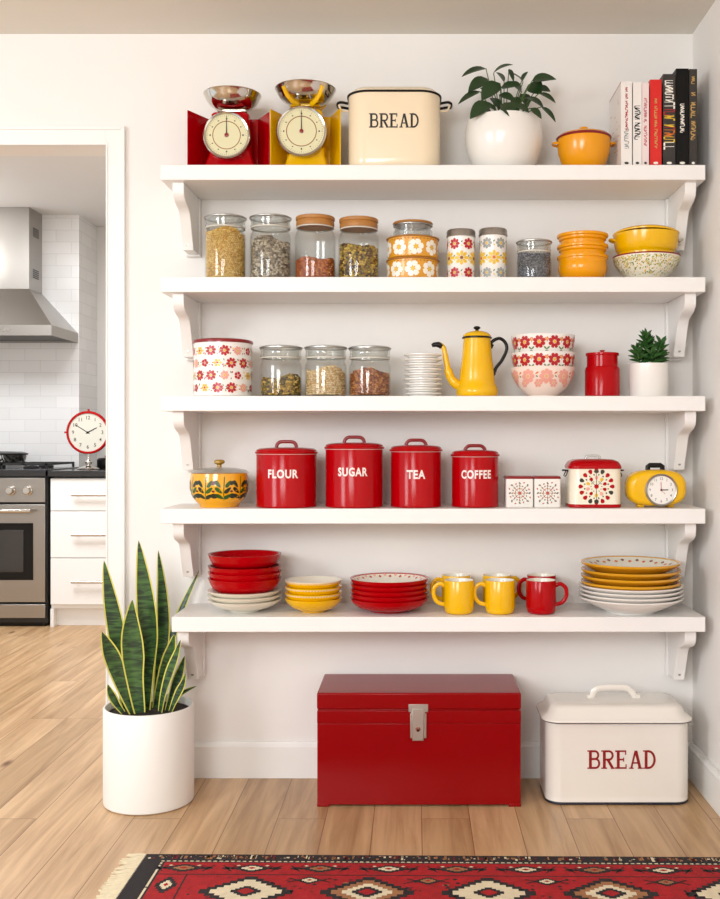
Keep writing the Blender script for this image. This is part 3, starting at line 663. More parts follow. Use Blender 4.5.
# spotted bowl with casserole on top
D = 3.2; x = X(646.5, D)
pr = [(0, 0), (.045, 0), (.047, .006)] + sp([(.052, .008), (.078, .030), (.097, .055), (.102, .074)]) + [(.103, .078)]
rf = rfun(pr)
def spots(b):
    s = cyl(rf); rnd = random.Random(3)
    for k in range(1100):
        v = .010 + .060 * math.sqrt(rnd.random()); th = rnd.uniform(-PI, PI); u = th * max(rf(v), .02); ell(b, s, u, v, rnd.uniform(.0014, .0034), .0016, rnd.uniform(0, 3), rnd.choice((1, 1, 2, 3)), 6)
bowl('spotted_bowl', pr, .006, [offwhite, mat('pattern_olive', 'b9bb62', .35), cr_yel, cr_grn], (x, Y(D), Z2), 'cream bowl with green speckles and red rim under the yellow casserole', 'bowl', deco=spots, rim=darkred, inner=offwhite)
t = thing('casserole', 'yellow enamel casserole with lid resting on the green speckled bowl', 'casserole', (x - .002, Y(D), Z2 + .0275)); zc = .060
b = B(); lathe(b, sp([(0, 0), (.054, .0), (.063, .010), (.080, .040), (.0835, .058)], 3) + sp([(.0835, .059), (.093, .075), (.0985, .105), (.0995, .118)], 3) + [(.095, .118), (.09, .08), (.05, .02), (0, .015)], 56); obj('body', b, yellow, t)
b = B(); n = 64; rings = []
for (r, z) in ((.1005, .1182), (.101, .122), (.094, .127), (.06, .131), (.02, .133)):
    rings.append([(r * math.sin(2 * PI * k / n), -r * math.cos(2 * PI * k / n), z + .003 * math.sin(4 * PI * k / n + 2.0) * min(1, r / .09) + .0015) for k in range(n)])
loft(b, rings); obj('lid', b, yellow, t)
for sx in (-1, 1):
    b = B(); tube(b, [(sx * .096, -.016, .098), (sx * .108, -.012, .102), (sx * .111, 0, .103), (sx * .108, .012, .102), (sx * .096, .016, .098)], .004, 8, 0, 4); obj('ear', b, yellow if sx < 0 else steel, t)

# ================================================================ SHELF 3
# large floral tin
D = 3.18; R = 29 * D / F; t = thing('floral_tin', 'large white round tin with red flowers and dark red lid', 'tin', (X(223, D), Y(D), Z3)); H = Z(341.5, D - R) - Z3
b = B(); lathe(b, [(0, 0), (R - .004, 0), (R - .0005, .003), (R - .0005, H), (R - .003, H)], 64); s = cyl(R - .0005); rnd = random.Random(5)
rows = [(.025, 0), (.062, 1), (.099, 0), (.136, 1)]
for v, o_ in rows:
    for k in range(13):
        u = (k - 6) * .0415 + o_ * .0208; q = (k * 3 + o_ * 2 + int(v * 100)) % 5
        if q in (0, 3): flower(b, s, u, v, .0165, 8, 1, 3, rot=.2, wd=.33)
        elif q == 1: flower(b, s, u, v, .014, 7, 2, 3, wd=.36)
        elif q == 2: flower(b, s, u, v, .0125, 6, 3, 1, wd=.3)
        else: flower(b, s, u, v, .012, 5, 1, 2, wd=.34)
        for j in range(5):
            a = rnd.uniform(0, 2 * PI); ell(b, s, u + .0208 + .006 * math.cos(a), v + .010 * math.sin(a), .0034, .0016, a, rnd.choice((4, 3, 4, 1)), 6)
obj('body', b, [white, cr_red, cr_pink, cr_yel, cr_grn], t)
b = B(); lathe(b, [(R - .002, H + .0002), (R + .002, H + .0002), (R + .003, H + .004), (R + .001, H + .009), (R * .9, H + .012), (.012, H + .013), (.010, H + .018), (.0, H + .019)], 64); obj('lid', b, darkred, t)
# white dish stack
D = 3.19; x = X(423, D); zz = Z3; n = 9; pit = (Z(352, 3.13) - Z3) / n
pr = [(0, 0), (.040, 0), (.044, .0015), (.050, .006), (.0575, .010), (.0585, .0115), (.0575, .0125)]
for k in range(n):
    nm = ['bottom dish', 'second dish', 'third dish', 'fourth dish', 'fifth dish', 'sixth dish', 'seventh dish', 'eighth dish', 'topmost dish'][k]
    b = B(); j = random.Random(k).uniform(-.001, .001)
    lathe(b, [(0, 0), (.041, 0), (.045, .0015), (.046, pit * .3), (.0565, pit * .52), (.0585, pit * .62), (.0585, pit * .78), (.056, pit * .86), (.045, pit * .84), (.041, pit * .98), (.038, pit * .98), (.036, pit * .3), (0, pit * .28)], 48)
    tag(obj('small_dish', b, mat('white_glass', 'f0ece6', .15, coat=.6), loc=(x + j, Y(D), Z3 + k * pit)), 'small white dish in the tall stack, ' + nm + (' counting from the shelf' if 0 < k < n - 1 else ''), 'dish', 'stacked small white dishes')
# coffee pot
D = 3.185; t = thing('coffee_pot', 'tall yellow enamel coffee pot with black handle and knob', 'coffee pot', (X(477, D), Y(D), Z3)); s_ = D / F
def hz(py): return Z(py, D) - Z3
b = B(); lathe(b, sp([(.056, 0), (.0615, .004), (.064, .016), (.061, .030), (.055, .045), (.0515, .080), (.046, .125), (.0415, hz(338.5))], 4)[0:] , 56)
lathe(b, [(0, 0.0005), (.056, 0.0005)], 56); obj('body', b, yellow, t)
b = B(); zt = hz(338.5); lathe(b, [(.0435, zt - .001), (.0465, zt), (.0465, zt + .003), (.044, zt + .005)], 48); obj('rim', b, black, t)
b = B(); lathe(b, sp([(.0435, zt + .0052), (.041, zt + .011), (.031, zt + .018), (.012, zt + .023), (0, zt + .024)], 3), 48); kn = obj('lid', b, yellow, t)
b = B(); lathe(b, sp([(.006, zt + .0235), (.005, zt + .027), (.0095, zt + .030), (.0105, zt + .034), (.006, zt + .0375), (0, zt + .038)], 3), 24); obj('knob', b, black, kn)
def q(px, py): return ((px - 478) * s_, 0, hz(py))
b = B(); tube(b, [q(463, 386), q(457, 384), q(451, 376), q(447.5, 362), q(445, 349), q(441.5, 344.5)], [.016, .015, .013, .009, .0075, .0068], 12, 0, 5); obj('spout', b, yellow, t)
b = B(); tube(b, [q(443, 346.8), q(440, 344.8), q(436, 344.6), q(432.8, 345.6)], [.0085, .0088, .0075, .0055], 12, 0, 3); obj('spout_tip', b, black, t)
b = B(); tube(b, [q(491, 345), q(494.5, 340.5), q(501, 338.5), q(506.5, 343), q(507.6, 350), q(503, 360), q(497, 368), q(494.6, 374.5)], .0052, 10, 0, 5); tube(b, [q(491, 348), q(493, 344)], .007, 8); tube(b, [q(492.6, 376), q(495.4, 373)], .006, 8); obj('handle', b, black, t)
# floral bowls
D = 3.2; x = X(542.8, D)
pp = [(0, 0), (.044, 0), (.045, .005)] + sp([(.048, .0065), (.070, .026), (.088, .052), (.096, .075), (.0985, .088)]) + [(.0992, .0905)]
rfp = rfun(pp)
def pinkdeco(b):
    s = cyl(rfp)
    for k in range(9):
        u = (k - 4) * .058; flower(b, s, u, .060, .0225, 8, 1, 2, wd=.38); flower(b, s, u * .80 + .023, .040, .013, 6, 1, 2, wd=.34)
        ell(b, s, u + .029, .070, .006, .0025, .5, 3, 8); ell(b, s, u + .029, .060, .004, .002, -.6, 4, 8)
bowl('patterned_bowl', pp, .032, [mat('blush_ceramic', 'f0dccf', .3, coat=.3), cr_pink, mat('pattern_peach', 'e8b27c', .35), cr_org, cr_grn], (x, Y(D), Z3), 'pink flowered footed bowl at the bottom of the floral stack', 'bowl', 'floral bowls on the middle shelf', deco=pinkdeco, inner=offwhite)
pf = [(0, 0.033), (.070, .033)] + sp([(.078, .036), (.088, .052), (.0945, .070), (.0975, .088)]) + [(.0985, .0905)]
pf = [(r, (z - .033) * 1.20) for r, z in pf]; rff = rfun(pf)
def reddeco(b):
    s = cyl(rff)
    for k in range(12):
        u = (k - 5.5) * .0472; v = .044
        flower(b, s, u, v, .0200, 8, 1, 2, rot=.39, wd=.36); flower(b, s, u + .0236, v + .008, .0065, 5, 4, 2)
        line2(b, s, (u + .0236, .018), (u + .0236, v + .004), .0012, 3); ell(b, s, u + .0190, .026, .006, .0025, 2.4, 3, 8); ell(b, s, u + .0282, .026, .006, .0025, .75, 3, 8); ell(b, s, u + .0236, .017, .006, .0022, 0, 5, 8)
zb2 = Z3 + .0905 + .001 + .0 - .024
for k, lb in enumerate(('red flowered white bowl in the middle of the floral stack', 'red flowered white bowl on top of the floral stack')):
    bowl('floral_bowl', pf, .042, [white, cr_red, cr_yel, cr_grn, cr_org, cr_dk], (x + .001, Y(D), Z3 + .0665 + k * .0530), lb, 'bowl', 'floral bowls on the middle shelf', deco=reddeco, inner=offwhite)
# red ceramic jar
D = 3.19; R = 17.3 * D / F; t = thing('ceramic_jar', 'glossy red jar with ridged lid between floral bowls and succulent', 'jar', (X(602.3, D), Y(D), Z3)); H = Z(367, D) - Z3
b = B(); lathe(b, [(0, 0), (R - .004, 0), (R, .004), (R, H - .010), (R - .0025, H - .003), (R - .004, H), (0, H)], 48); obj('body', b, red, t)
b = B(); h2 = Z(353, D) - Z3; lathe(b, [(R - .006, H + .0002), (R - .006, h2 - .010), (R - .003, h2 - .009), (R - .0025, h2 - .005), (R - .003, h2 - .001), (R - .008, h2), (.008, h2 + .001), (.006, h2 + .004), (.009, h2 + .008), (0, h2 + .010)], 48); obj('lid', b, red, t)
# succulent
D = 3.19; t = thing('potted_succulent', 'small spiky green succulent in white cylinder pot on the middle shelf', 'plant', (X(648.5, D), Y(D), Z3)); R = 19.5 * D / F; H = Z(364, D) - Z3
b = B(); lathe(b, [(0, 0), (R - .003, 0), (R - .001, .003), (R, H), (R - .004, H), (R - .005, H - .02), (0, H - .02)], 48); obj('pot', b, white, t)
b = B(); lathe(b, [(0, H - .006), (R - .0048, H - .009)], 24); obj('soil', b, soil, t)
b = B(); rnd = random.Random(11)
for (sx, sy, tx, ty, hh) in ((-.010, 0, -.010, -.005, .094), (.024, -.006, .036, -.010, .074), (.0, .014, .004, .02, .082), (-.026, -.012, -.038, -.020, .042), (.026, .010, .040, .018, .050), (.004, -.02, .004, -.035, .040), (-.02, .018, -.034, .024, .056)):
    A = Vector((sx, sy, H - .008)); T = Vector((tx, ty, H - .008 + hh)); tube(b, [A, T], .0022, 6, 1)
    nl = int(hh / .0032)
    for k in range(nl):
        u = .25 + .75 * k / nl; p = A.lerp(T, u); a = k * 2.4; Lf = .041 * (1 - .25 * u); el = .15 + .9 * u * u
        leaf(b, p, p + Vector((math.cos(a) * Lf * math.cos(el), math.sin(a) * Lf * math.cos(el), Lf * math.sin(el))), .0115, 0, .1, 0, 4)
obj('foliage', b, [mat('succulent_leaf', '2f5a24', .4, noise=.25, nscale=40), stemm], t)

# ================================================================ SHELF 4
lettm = mat('white_lettering', 'f3e6e0', .4)
def canister(px, wpx, ylid, yhand, word, ww, label, D=3.185):
    R = wpx / 2 * D / F - .0015; H = Z(ylid, D - R) - Z4; t = thing('lettered_canister', label, 'canister', (X(px, D), Y(D), Z4), group='red lettered canisters')
    b = B(); lathe(b, [(0, 0), (R - .003, 0), (R, .002), (R + .001, .004), (R, .006), (R, H - .001), (R - .002, H)], 64); obj('body', b, red, t)
    b = B(); lathe(b, [(R - .002, H + .0004), (R + .003, H + .0004), (R + .0045, H + .003), (R + .0035, H + .006), (R + .0005, H + .0075), (R - .001, H + .012), (R * .9, H + .016), (R * .5, H + .019), (0, H + .020)], 64); li = obj('lid', b, red, t)
    b = B(); lathe(b, [(R + .0005, H - .0022), (R + .0022, H - .0020), (R + .0022, H - .0004), (R + .0005, H)], 64); obj('rim', b, mat('rim_pale', 'd9a39b', .3), t)
    zh = Z(yhand, D) - Z4; hw = .031
    b = B(); tube(b, [(-hw, 0, H + .018), (-hw + .003, 0, zh - .010), (-hw + .012, 0, zh - .003), (0, 0, zh - .002), (hw - .012, 0, zh - .003), (hw - .003, 0, zh - .010), (hw, 0, H + .018)], .0042, 10, 0, 5, flat=1.3)
    obj('handle', b, darkred, li)
    text_part('lettering', word, cyl(R, 0, .0009), ww * D / F, .0265, lettm, t, Z({'FLOUR': 474, 'SUGAR': 472, 'TEA': 474.5, 'COFFEE': 474.5}[word], D - R) - Z4)
canister(286.5, 61, 454, 441, 'FLOUR', 30.5, 'red lidded canister reading FLOUR')
canister(354.3, 58.5, 449, 436.5, 'SUGAR', 30, 'red lidded canister reading SUGAR')
canister(416, 51.5, 451.5, 439.5, 'TEA', 18.5, 'red lidded canister reading TEA')
canister(475, 47.5, 456.5, 445, 'COFFEE', 31, 'red lidded canister reading COFFEE')
# painted yellow bowl with glass lid
D = 3.19; t = thing('sugar_bowl', 'yellow bowl with green painted plants and glass lid at shelf end', 'bowl', (X(219.3, D), Y(D), Z4)); H = Z(474, 3.11) - Z4
pr = [(0, 0), (.058, 0), (.060, .004)] + sp([(.062, .007), (.078, .026), (.088, .052), (.0885, .075), (.086, H)]) ; rf = rfun(pr)
b = B(); lathe(b, pr + [(.083, H), (.084, .07), (.07, .03), (0, .02)], 56); s = cyl(rf); rnd = random.Random(2)
for k in range(10):
    u = (k - 4.5) * .056
    line2(b, s, (u, .022), (u + .004, H - .008), .0028, 1, 4)
    for j in range(3):
        for sg in (-1, 1): ell(b, s, u + sg * (.012 + .002 * j), .034 + j * .019, .0135, .0058, sg * (.5 + .2 * j), rnd.choice((1, 2, 2)), 10, .3)
    ell(b, s, u + .028, .075, .009, .006, .4, rnd.choice((3, 2)), 10); ell(b, s, u + .028, .036, .011, .008, 0, 2, 10); ell(b, s, u + .026, .050, .005, .0035, 0, 3, 8)
obj('body', b, [mat('honey_glaze', 'eda90c', .18, coat=.6), mat('painted_green', '2f5a1a', .3), mat('painted_dark_green', '26301a', .3), mat('painted_maroon', '6b1f1a', .3)], t)
b = B(); lathe(b, [(.087, H + .0005), (.0895, H + .001), (.0895, H + .003), (.080, H + .010), (.05, H + .016), (.010, H + .018), (0, H + .018), (0, H + .014), (.05, H + .012), (.084, H + .003)], 56); li = obj('lid', b, LIDGLASS, t)
b = B(); lathe(b, sp([(.008, H + .0185), (.007, H + .026), (.015, H + .030), (.0165, H + .036), (.012, H + .041), (0, H + .042)], 3), 28); obj('knob', b, mat('amber_glass', 'a8801e', .15, coat=.5), li)
# two square tins
for px0, px1, lb in ((505.8, 533.7, 'small square white tin with brown star motif, left of the pair'), (534.3, 561, 'small square white tin with red-edged lid, right of the pair')):
    D = 3.15; w_ = X(px1, D) - X(px0, D) - .001; H = Z(479, D) - Z4; t = thing('square_tin', lb, 'tin', ((X(px0, D) + X(px1, D)) / 2, Y(D) + w_ / 2, Z4), group='pair of small square tins')
    b = B(); loft(b, [rr(w_ - .002, w_ - .002, .006, 0), rr(w_, w_, .006, .002), rr(w_, w_, .006, H)]); s = flat(-w_ / 2); cz = H * .5
    ell(b, s, 0, cz, .0055, .0055, 0, 2, 10)
    for k in range(8):
        a = k * PI / 4; L = .030 if k % 2 == 0 else .034
        line2(b, s, (.006 * math.cos(a), cz + .006 * math.sin(a)), (L * math.cos(a), cz + L * math.sin(a)), .0011, 1)
        for r_, sz, mi in ((.014, .0032, 2), (.022, .0036, 3), (L, .004, 1)):
            ell(b, s, r_ * math.cos(a), cz + r_ * math.sin(a), sz, sz * .6, a + .7, mi, 8)
            ell(b, s, r_ * math.cos(a + .39), cz + r_ * math.sin(a + .39), sz * .8, sz * .5, a - .4, (mi % 3) + 1, 8)
    obj('body', b, [white, mat('motif_taupe', '6d6455', .4), mat('motif_brick', 'b5543a', .4), mat('motif_tan', 'b58a5e', .4)], t)
    b = B(); loft(b, [rr(w_ + .001, w_ + .001, .006, H + .0003), rr(w_ + .001, w_ + .001, .006, H + .005), rr(w_ - .004, w_ - .004, .005, H + .008)]); obj('lid', b, darkred, t)
# floral bread-bin-like canister with red lid
D = 3.185; t = thing('floral_bin', 'cream square canister with red domed lid and ring of red flowers', 'canister', (X(592.7, D), Y(D), Z4)); wd = .156; dp = .13; H = Z(469, D - dp / 2) - Z4
b = B(); loft(b, [rr(wd - .002, dp - .002, .028, 0, 8), rr(wd + .002, dp + .002, .03, .002, 8), rr(wd + .002, dp + .002, .03, .009, 8), rr(wd, dp, .03, .0105, 8), rr(wd, dp, .03, H, 8)], mis=[1, 1, 1, 0, 0]); s = flat(-dp / 2); s2 = flat(-dp / 2, .0009); cz = Z(486.5, D - dp / 2) - Z4
ell(b, s2, 0, cz, .007, .007, 0, 1, 12)
for k in range(16):
    a = 2 * PI * k / 16; ell(b, s, .047 * math.cos(a), cz + .047 * math.sin(a), .0075, .006, a, (1, 1, 1, 4)[k % 4], 10, -.35)
for k in range(16):
    a = 2 * PI * (k + .5) / 16; ell(b, s, .036 * math.cos(a), cz + .036 * math.sin(a), .0028, .0022, a, 3 if k % 2 else 4, 8)
for k in range(10):
    a = 2 * PI * k / 10 + .3; ell(b, s, .026 * math.cos(a), cz + .026 * math.sin(a), .0062, .0050, a, (1, 2, 5)[k % 3], 10, -.3)
for k in range(12):
    a = 2 * PI * k / 12; ell(b, s, .016 * math.cos(a), cz + .016 * math.sin(a), .0022, .0016, a, 3, 6)
for a, L in ((PI / 2, .042), (PI * .25, .030), (PI * .75, .030), (-PI / 2, .040)): line2(b, s, (0, cz), (L * math.cos(a), cz + L * math.sin(a)), .0014, 4)
ell(b, s2, 0, cz + .045, .0075, .005, 0, 4, 10); ell(b, s2, 0, cz - .045, .007, .0065, 0, 4, 10)
obj('body', b, [cream if False else mat('ivory_enamel', 'f0e6d0', .28, coat=.3), red, cr_yel, cr_grn, cr_dk, cr_pink], t)
b = B(); loft(b, [rr(wd + .004, dp + .004, .031, H + .0003, 8), rr(wd + .006, dp + .006, .032, H + .005, 8), rr(wd + .002, dp + .002, .031, H + .012, 8), rr(wd - .012, dp - .012, .028, H + .022, 8), rr(wd - .04, dp - .04, .02, H + .028, 8), rr(.04, .03, .01, H + .030, 8)]); li = obj('lid', b, red, t)
b = B(); tube(b, [(-.022, 0, H + .029), (-.018, 0, H + .037), (0, 0, H + .039), (.018, 0, H + .037), (.022, 0, H + .029)], .0042, 10, 0, 4); obj('knob', b, LIDGLASS, li)
for sx in (-1, 1):
    b = B(); x0 = sx * (wd / 2 + .0005); tube(b, [(x0, -.02, H - .006), (x0 + sx * .011, -.02, H - .005), (x0 + sx * .014, 0, H - .006), (x0 + sx * .011, .02, H - .005), (x0, .02, H - .006)], .0022, 8, 0, 4)
    tube(b, [(x0, -.02, H - .006), (x0 + sx * .007, -.02, H - .022), (x0 + sx * .007, .02, H - .022), (x0, .02, H - .006)], .0016, 6, 0, 4); obj('wire_handle', b, black, t)
# yellow clock
D = 3.17; t = thing('table_clock', 'rounded yellow clock with white dial and black top handle', 'clock', (X(655, D), Y(D), Z4)); W = 59 * D / F; H0 = .005; cz = (Z(470, D - .03) - Z4) / 2 + .002; HH = cz * 2 - .006
def sup(a, c, y, e=2.9, n=56):
    o = []
    for k in range(n):
        th = 2 * PI * k / n; cc = math.cos(th); ss = math.sin(th); o.append((a * math.copysign(abs(cc) ** (2 / e), cc), y, cz + c * math.copysign(abs(ss) ** (2 / e), ss)))
    return o
b = B(); A = W / 2; Cc = HH / 2
loft(b, [sup(A * f, Cc * g, y) for f, g, y in ((.80, .72, -.046), (.88, .84, -.044), (.955, .95, -.034), (.99, .99, -.018), (1, 1, 0), (.99, .99, .018), (.955, .95, .034), (.88, .84, .044), (.8, .72, .046))]); obj('body', b, yellow, t, ang=60)
for sx in (-1, 1):
    b = B(); box(b, sx * .045 - .010, sx * .045 + .010, -.015, .025, 0, .008); obj('foot', b, yellow, t, bevel=.002)
dx = (657.5 - 655) * D / F; dcz = Z(490, D - .05) - Z4; rad = .0455
b = B(); lathe(b, [(0, 0), (rad + .003, 0), (rad + .003, .005), (rad + .0005, .0075), (rad - .003, .006), (rad - .003, .003), (0, .003)], 56)
bmesh.ops.rotate(b, verts=b.verts, cent=(0, 0, 0), matrix=Matrix.Rotation(PI / 2, 3, 'X')); bmesh.ops.translate(b, verts=b.verts, vec=(dx, -.0455, dcz)); obj('bezel', b, brushed, t)
def numeral_dots(b, s, r, n_, sz, mi):
    for k in range(12):
        a = PI / 2 - k * PI / 6; x_, y_ = r * math.cos(a), r * math.sin(a)
        line2(b, s, (x_ - sz * .35, y_ - sz * .6), (x_ - sz * .35, y_ + sz * .6), sz * .3, mi)
        if k in (0, 10, 11): line2(b, s, (x_ + sz * .35, y_ - sz * .6), (x_ + sz * .35, y_ + sz * .6), sz * .3, mi)
        elif k not in (1,): line2(b, s, (x_ - sz * .35, y_ + sz * .5), (x_ + sz * .4, y_ + sz * .5), sz * .25, mi); line2(b, s, (x_ + sz * .4, y_ + sz * .5), (x_ + sz * .1, y_ - sz * .6), sz * .25, mi)
def clock_text(b, s, r, size, mi):
    for k in range(1, 13):
        cu = bpy.data.curves.new('n', 'FONT'); cu.body = str(k); cu.align_x = 'CENTER'; cu.align_y = 'CENTER'; cu.size = size; cu.resolution_u = 2; cu.offset = size * .01
        to = bpy.data.objects.new('n', cu); C.objects.link(to); me = bpy.data.meshes.new_from_object(to.evaluated_get(bpy.context.evaluated_depsgraph_get())); bpy.data.objects.remove(to)
        a = PI / 2 - k * PI / 6; vs = [b.verts.new(s(r * math.cos(a) + v.co.x, r * math.sin(a) + v.co.y)) for v in me.vertices]
        for p in me.polygons: newf(b, [vs[i] for i in p.vertices], mi)
        bpy.data.meshes.remove(me)
b = B(); s = lambda u, v: (dx + u, -.0488, dcz + v); s2 = lambda u, v: (dx + u, -.0491, dcz + v); s3 = lambda u, v: (dx + u, -.0494, dcz + v)
poly(b, s, [((rad - .003) * math.cos(2 * PI * k / 56), (rad - .003) * math.sin(2 * PI * k / 56)) for k in range(56)], 0); clock_text(b, s2, rad * .74, .011, 1); obj('dial', b, [white, mat('dial_grey_ink', '6a6560', .5)], t)
b = B(); line2(b, s3, (-.002, 0), (.021, .0005), .0032, 0); line2(b, s3, (0, -.003), (-.001, .024), .0016, 1); line2(b, s3, (0, 0), (.012, -.012), .001, 1); ell(b, s3, 0, 0, .0035, .0035, 0, 1, 12)
obj('hands', b, [ink, cr_red], t)
b = B(); zt = cz + Cc; tube(b, [(-.022, 0, zt - .003), (-.022, 0, zt + .009), (-.017, 0, zt + .0125), (.017, 0, zt + .0125), (.022, 0, zt + .009), (.022, 0, zt - .003)], .0036, 10, flat=2.2); obj('handle', b, black, t)

# ================================================================ SHELF 5
def stack(pref, px, D, items, group):
    z = Z5
    for (nm, prof, tv, m, pit, lab, kw) in items:
        bowl(nm, prof, tv, m, (X(px, D), Y(D), z), lab, 'bowl' if 'bowl' in nm else 'plate', group, **kw); z += pit
ivory = [(0, 0), (.045, 0), (.047, .004)] + sp([(.050, .0055), (.080, .014), (.103, .027), (.1125, .036)]) + [(.1135, .0375)]
redb = [(0, 0), (.070, 0)] + sp([(.080, .003), (.098, .016), (.107, .033), (.1115, .045)]) + [(.1125, .0465)]
D = 3.2; x = X(244.8, D); z = Z5; on = ['bottom', 'second from the bottom', 'third from the bottom', 'fourth from the bottom', 'top']
for k in range(3):
    bowl('white_bowl', ivory, .0125, offwhite, (x, Y(D), z), 'ivory bowl under the red bowls, ' + ('bottom' if k == 0 else 'middle' if k == 1 else 'topmost') + ' of three', 'bowl', 'ivory bowls under red bowls'); z += .0145
z += .0135
for k, pit in enumerate((.0188, .0188, .036, 0)):
    bowl('red_bowl', redb, .0160, red, (x, Y(D), z), 'plain red bowl stacked on ivory bowls, ' + ('lowest', 'second lowest', 'second highest', 'highest')[k] + ' of four', 'bowl', 'plain red bowls on ivory bowls'); z += pit
yb = [(0, 0), (.036, 0), (.038, .003)] + sp([(.041, .0045), (.064, .014), (.080, .028), (.0865, .039)]) + [(.0875, .0410), (.0878, .0430)]; ryb = rfun(yb)
def ydots(b):
    s = cyl(ryb)
    for k in range(60): ell(b, s, (k - 30) * .0091, .038, .0022, .0026, 0, 1, 6)
D = 3.19; x = X(313.5, D); z = Z5
for k in range(4):
    bowl('yellow_bowl', yb, .0150, [yellow, cr_wht], (x, Y(D), z), 'yellow bowl with white dots, ' + ('bottom', 'second from bottom', 'third from bottom', 'top')[k] + ' of its stack of four', 'bowl', 'yellow dotted bowls', deco=ydots if k else None, inner=offwhite, rim=yellow if k < 3 else offwhite); z += (.0178, .0185, .0195, 0)[k]
rb = [(0, 0), (.060, 0), (.062, .003)] + sp([(.066, .0045), (.098, .014), (.115, .028), (.120, .0395)]) + [(.1215, .0415)]; rrb = rfun(rb)
D = 3.205; x = X(389.3, D); z = Z5
for k in range(5):
    bowl('red_rimmed_bowl', rb, .0142, [red, cr_red, cr_pink], (x, Y(D), z), 'wide red bowl with white inside, ' + ('bottom', 'second from bottom', 'middle', 'fourth from bottom', 'top')[k] + ' of its stack of five', 'bowl', 'wide red bowls', deco=inner_marks(rb, .0142, .106, 40, .05, .005, (1, 2)) if k == 4 else None, inner=offwhite, rim=red)
    z += .0152
# mugs
def mug(px, D, m, hand, label):
    R = .0455; H = .101; t = thing('mug', label, 'mug', (X(px, D), Y(D), Z5), group='mugs on the lowest shelf')
    b = B(); lathe(b, [(0, 0), (R - .010, 0), (R - .005, .003), (R - .002, .010), (R, .022), (R, H - .002), (R - .001, H), (R - .003, H), (R - .0045, H - .004), (R - .005, .012), (R - .012, .006), (0, .006)], 48, mis=[0] * 7 + [1] * 4); obj('body', b, [m, offwhite], t)
    b = B(); c, s = math.cos(hand), math.sin(hand)
    tube(b, [((R - .002) * c, (R - .002) * s, H - .018), ((R + .014) * c, (R + .014) * s, H - .012), ((R + .030) * c, (R + .030) * s, H - .026), ((R + .031) * c, (R + .031) * s, H - .050), ((R + .018) * c, (R + .018) * s, .032), ((R - .002) * c, (R - .002) * s, .026)],   .0042, 10, 0, 5, flat=1.5); obj('handle', b, m, t)
mug(459, 3.160, yellow, PI, 'front yellow mug beside the wide red bowls, handle to the left')
mug(500, 3.160, yellow, PI, 'front yellow mug next to the red mug, handle to the left')
mug(541, 3.160, red, 0, 'front red mug with handle to the right')
mug(456, 3.278, yellow, PI + .2, 'yellow mug behind the leftmost front mug')
mug(497, 3.278, yellow, .3, 'yellow mug behind the second front mug, handle to the right')
mug(541.5, 3.278, red, PI + .3, 'red mug behind the front red mug, handle to the left')
# plates
wp = [(0, 0), (.075, 0), (.077, .003)] + sp([(.082, .0055), (.110, .018), (.140, .033), (.157, .043)]) + [(.1580, .0440), (.1585, .0480)]
yp = [(0, 0), (.075, 0), (.077, .003)] + sp([(.082, .0050), (.108, .016), (.135, .031), (.149, .0395)]) + [(.1505, .0410), (.1510, .0465)]
D = 3.19; x = X(630.5, D); z = Z5
for k in range(4):
    bowl('white_plate', wp, .0085, white, (x, Y(D), z), 'white plate at the right of the lowest shelf, ' + ('bottom', 'second from bottom', 'third from bottom', 'topmost')[k] + ' of the four white', 'plate', 'white dinner plates', segs=80); z += .0125
z -= .0015
for k in range(4):
    bowl('yellow_plate', yp, .0100, [mat('ochre_glaze', 'dda01c', .25, coat=.4), cr_org, cr_brn], (x, Y(D), z), 'ochre yellow plate stacked on white plates, ' + ('bottom', 'second from bottom', 'third from bottom', 'top')[k] + ' of the four yellow', 'plate', 'ochre yellow plates', deco=inner_marks(yp, .0100, .122, 34, .055, .006, (1, 2)) if k == 3 else None, inner=offwhite if k == 3 else None, rim=MATS['ochre_glaze'] if k == 3 else None, segs=80); z += .0185 if k < 2 else .0225

# ================================================================ FLOOR OBJECTS
# red chest
chm = mat('red_painted_metal', '8a0004', .24, spec=.26, bump=.06, bscale=6)
D = 3.075; x0 = X(317, D); x1 = X(521, D); w_ = x1 - x0; yf = Y(D); yb_ = -.022; dp = yb_ - yf; zt = Z(693, D); zl = Z(709.5, D); z2_ = Z(723.5, D)
t = thing('metal_chest', 'large red metal chest with silver latch on the floor under the shelves', 'chest', ((x0 + x1) / 2, (yf + yb_) / 2, 0))
b = B(); box(b, -w_ / 2 + .0005, w_ / 2 - .0005, -dp / 2 + .001, dp / 2, .006, z2_)
for sx in (-1, 1):
    for sy in (-1, 1): box(b, sx * w_ / 2 - (.036 if sx > 0 else 0), sx * w_ / 2 + (.036 if sx < 0 else 0), sy * dp / 2 - (.02 if sy > 0 else -.0), sy * dp / 2 + (.02 if sy < 0 else 0), 0, .0102)
box(b, -w_ / 2, w_ / 2, -dp / 2, dp / 2, z2_ + .0005, zl - .0035); box(b, -w_ / 2 + .003, w_ / 2 - .003, -dp / 2 + .004, dp / 2 - .003, z2_ - .001, zl + .0)
obj('body', b, chm, t, bevel=.0018)
b = B(); box(b, -w_ / 2 - .0005, w_ / 2 + .0005, -dp / 2 - .0008, dp / 2, zl + .0005, zt); obj('lid', b, chm, t, bevel=.004)
latm = mat('latch_nickel', 'bdb8ae', .42, 1.0)
lx = X(418.3, D) - (x0 + x1) / 2; la = obj
b = B(); yy = -dp / 2 - .001
box(b, lx - .029, lx + .029, yy - .003, yy, Z(712, D), Z(704, D)); box(b, lx - .024, lx + .024, yy - .003, yy, Z(738, D), Z(713, D)); lt = obj('latch_plate', b, latm, t, bevel=.0015)
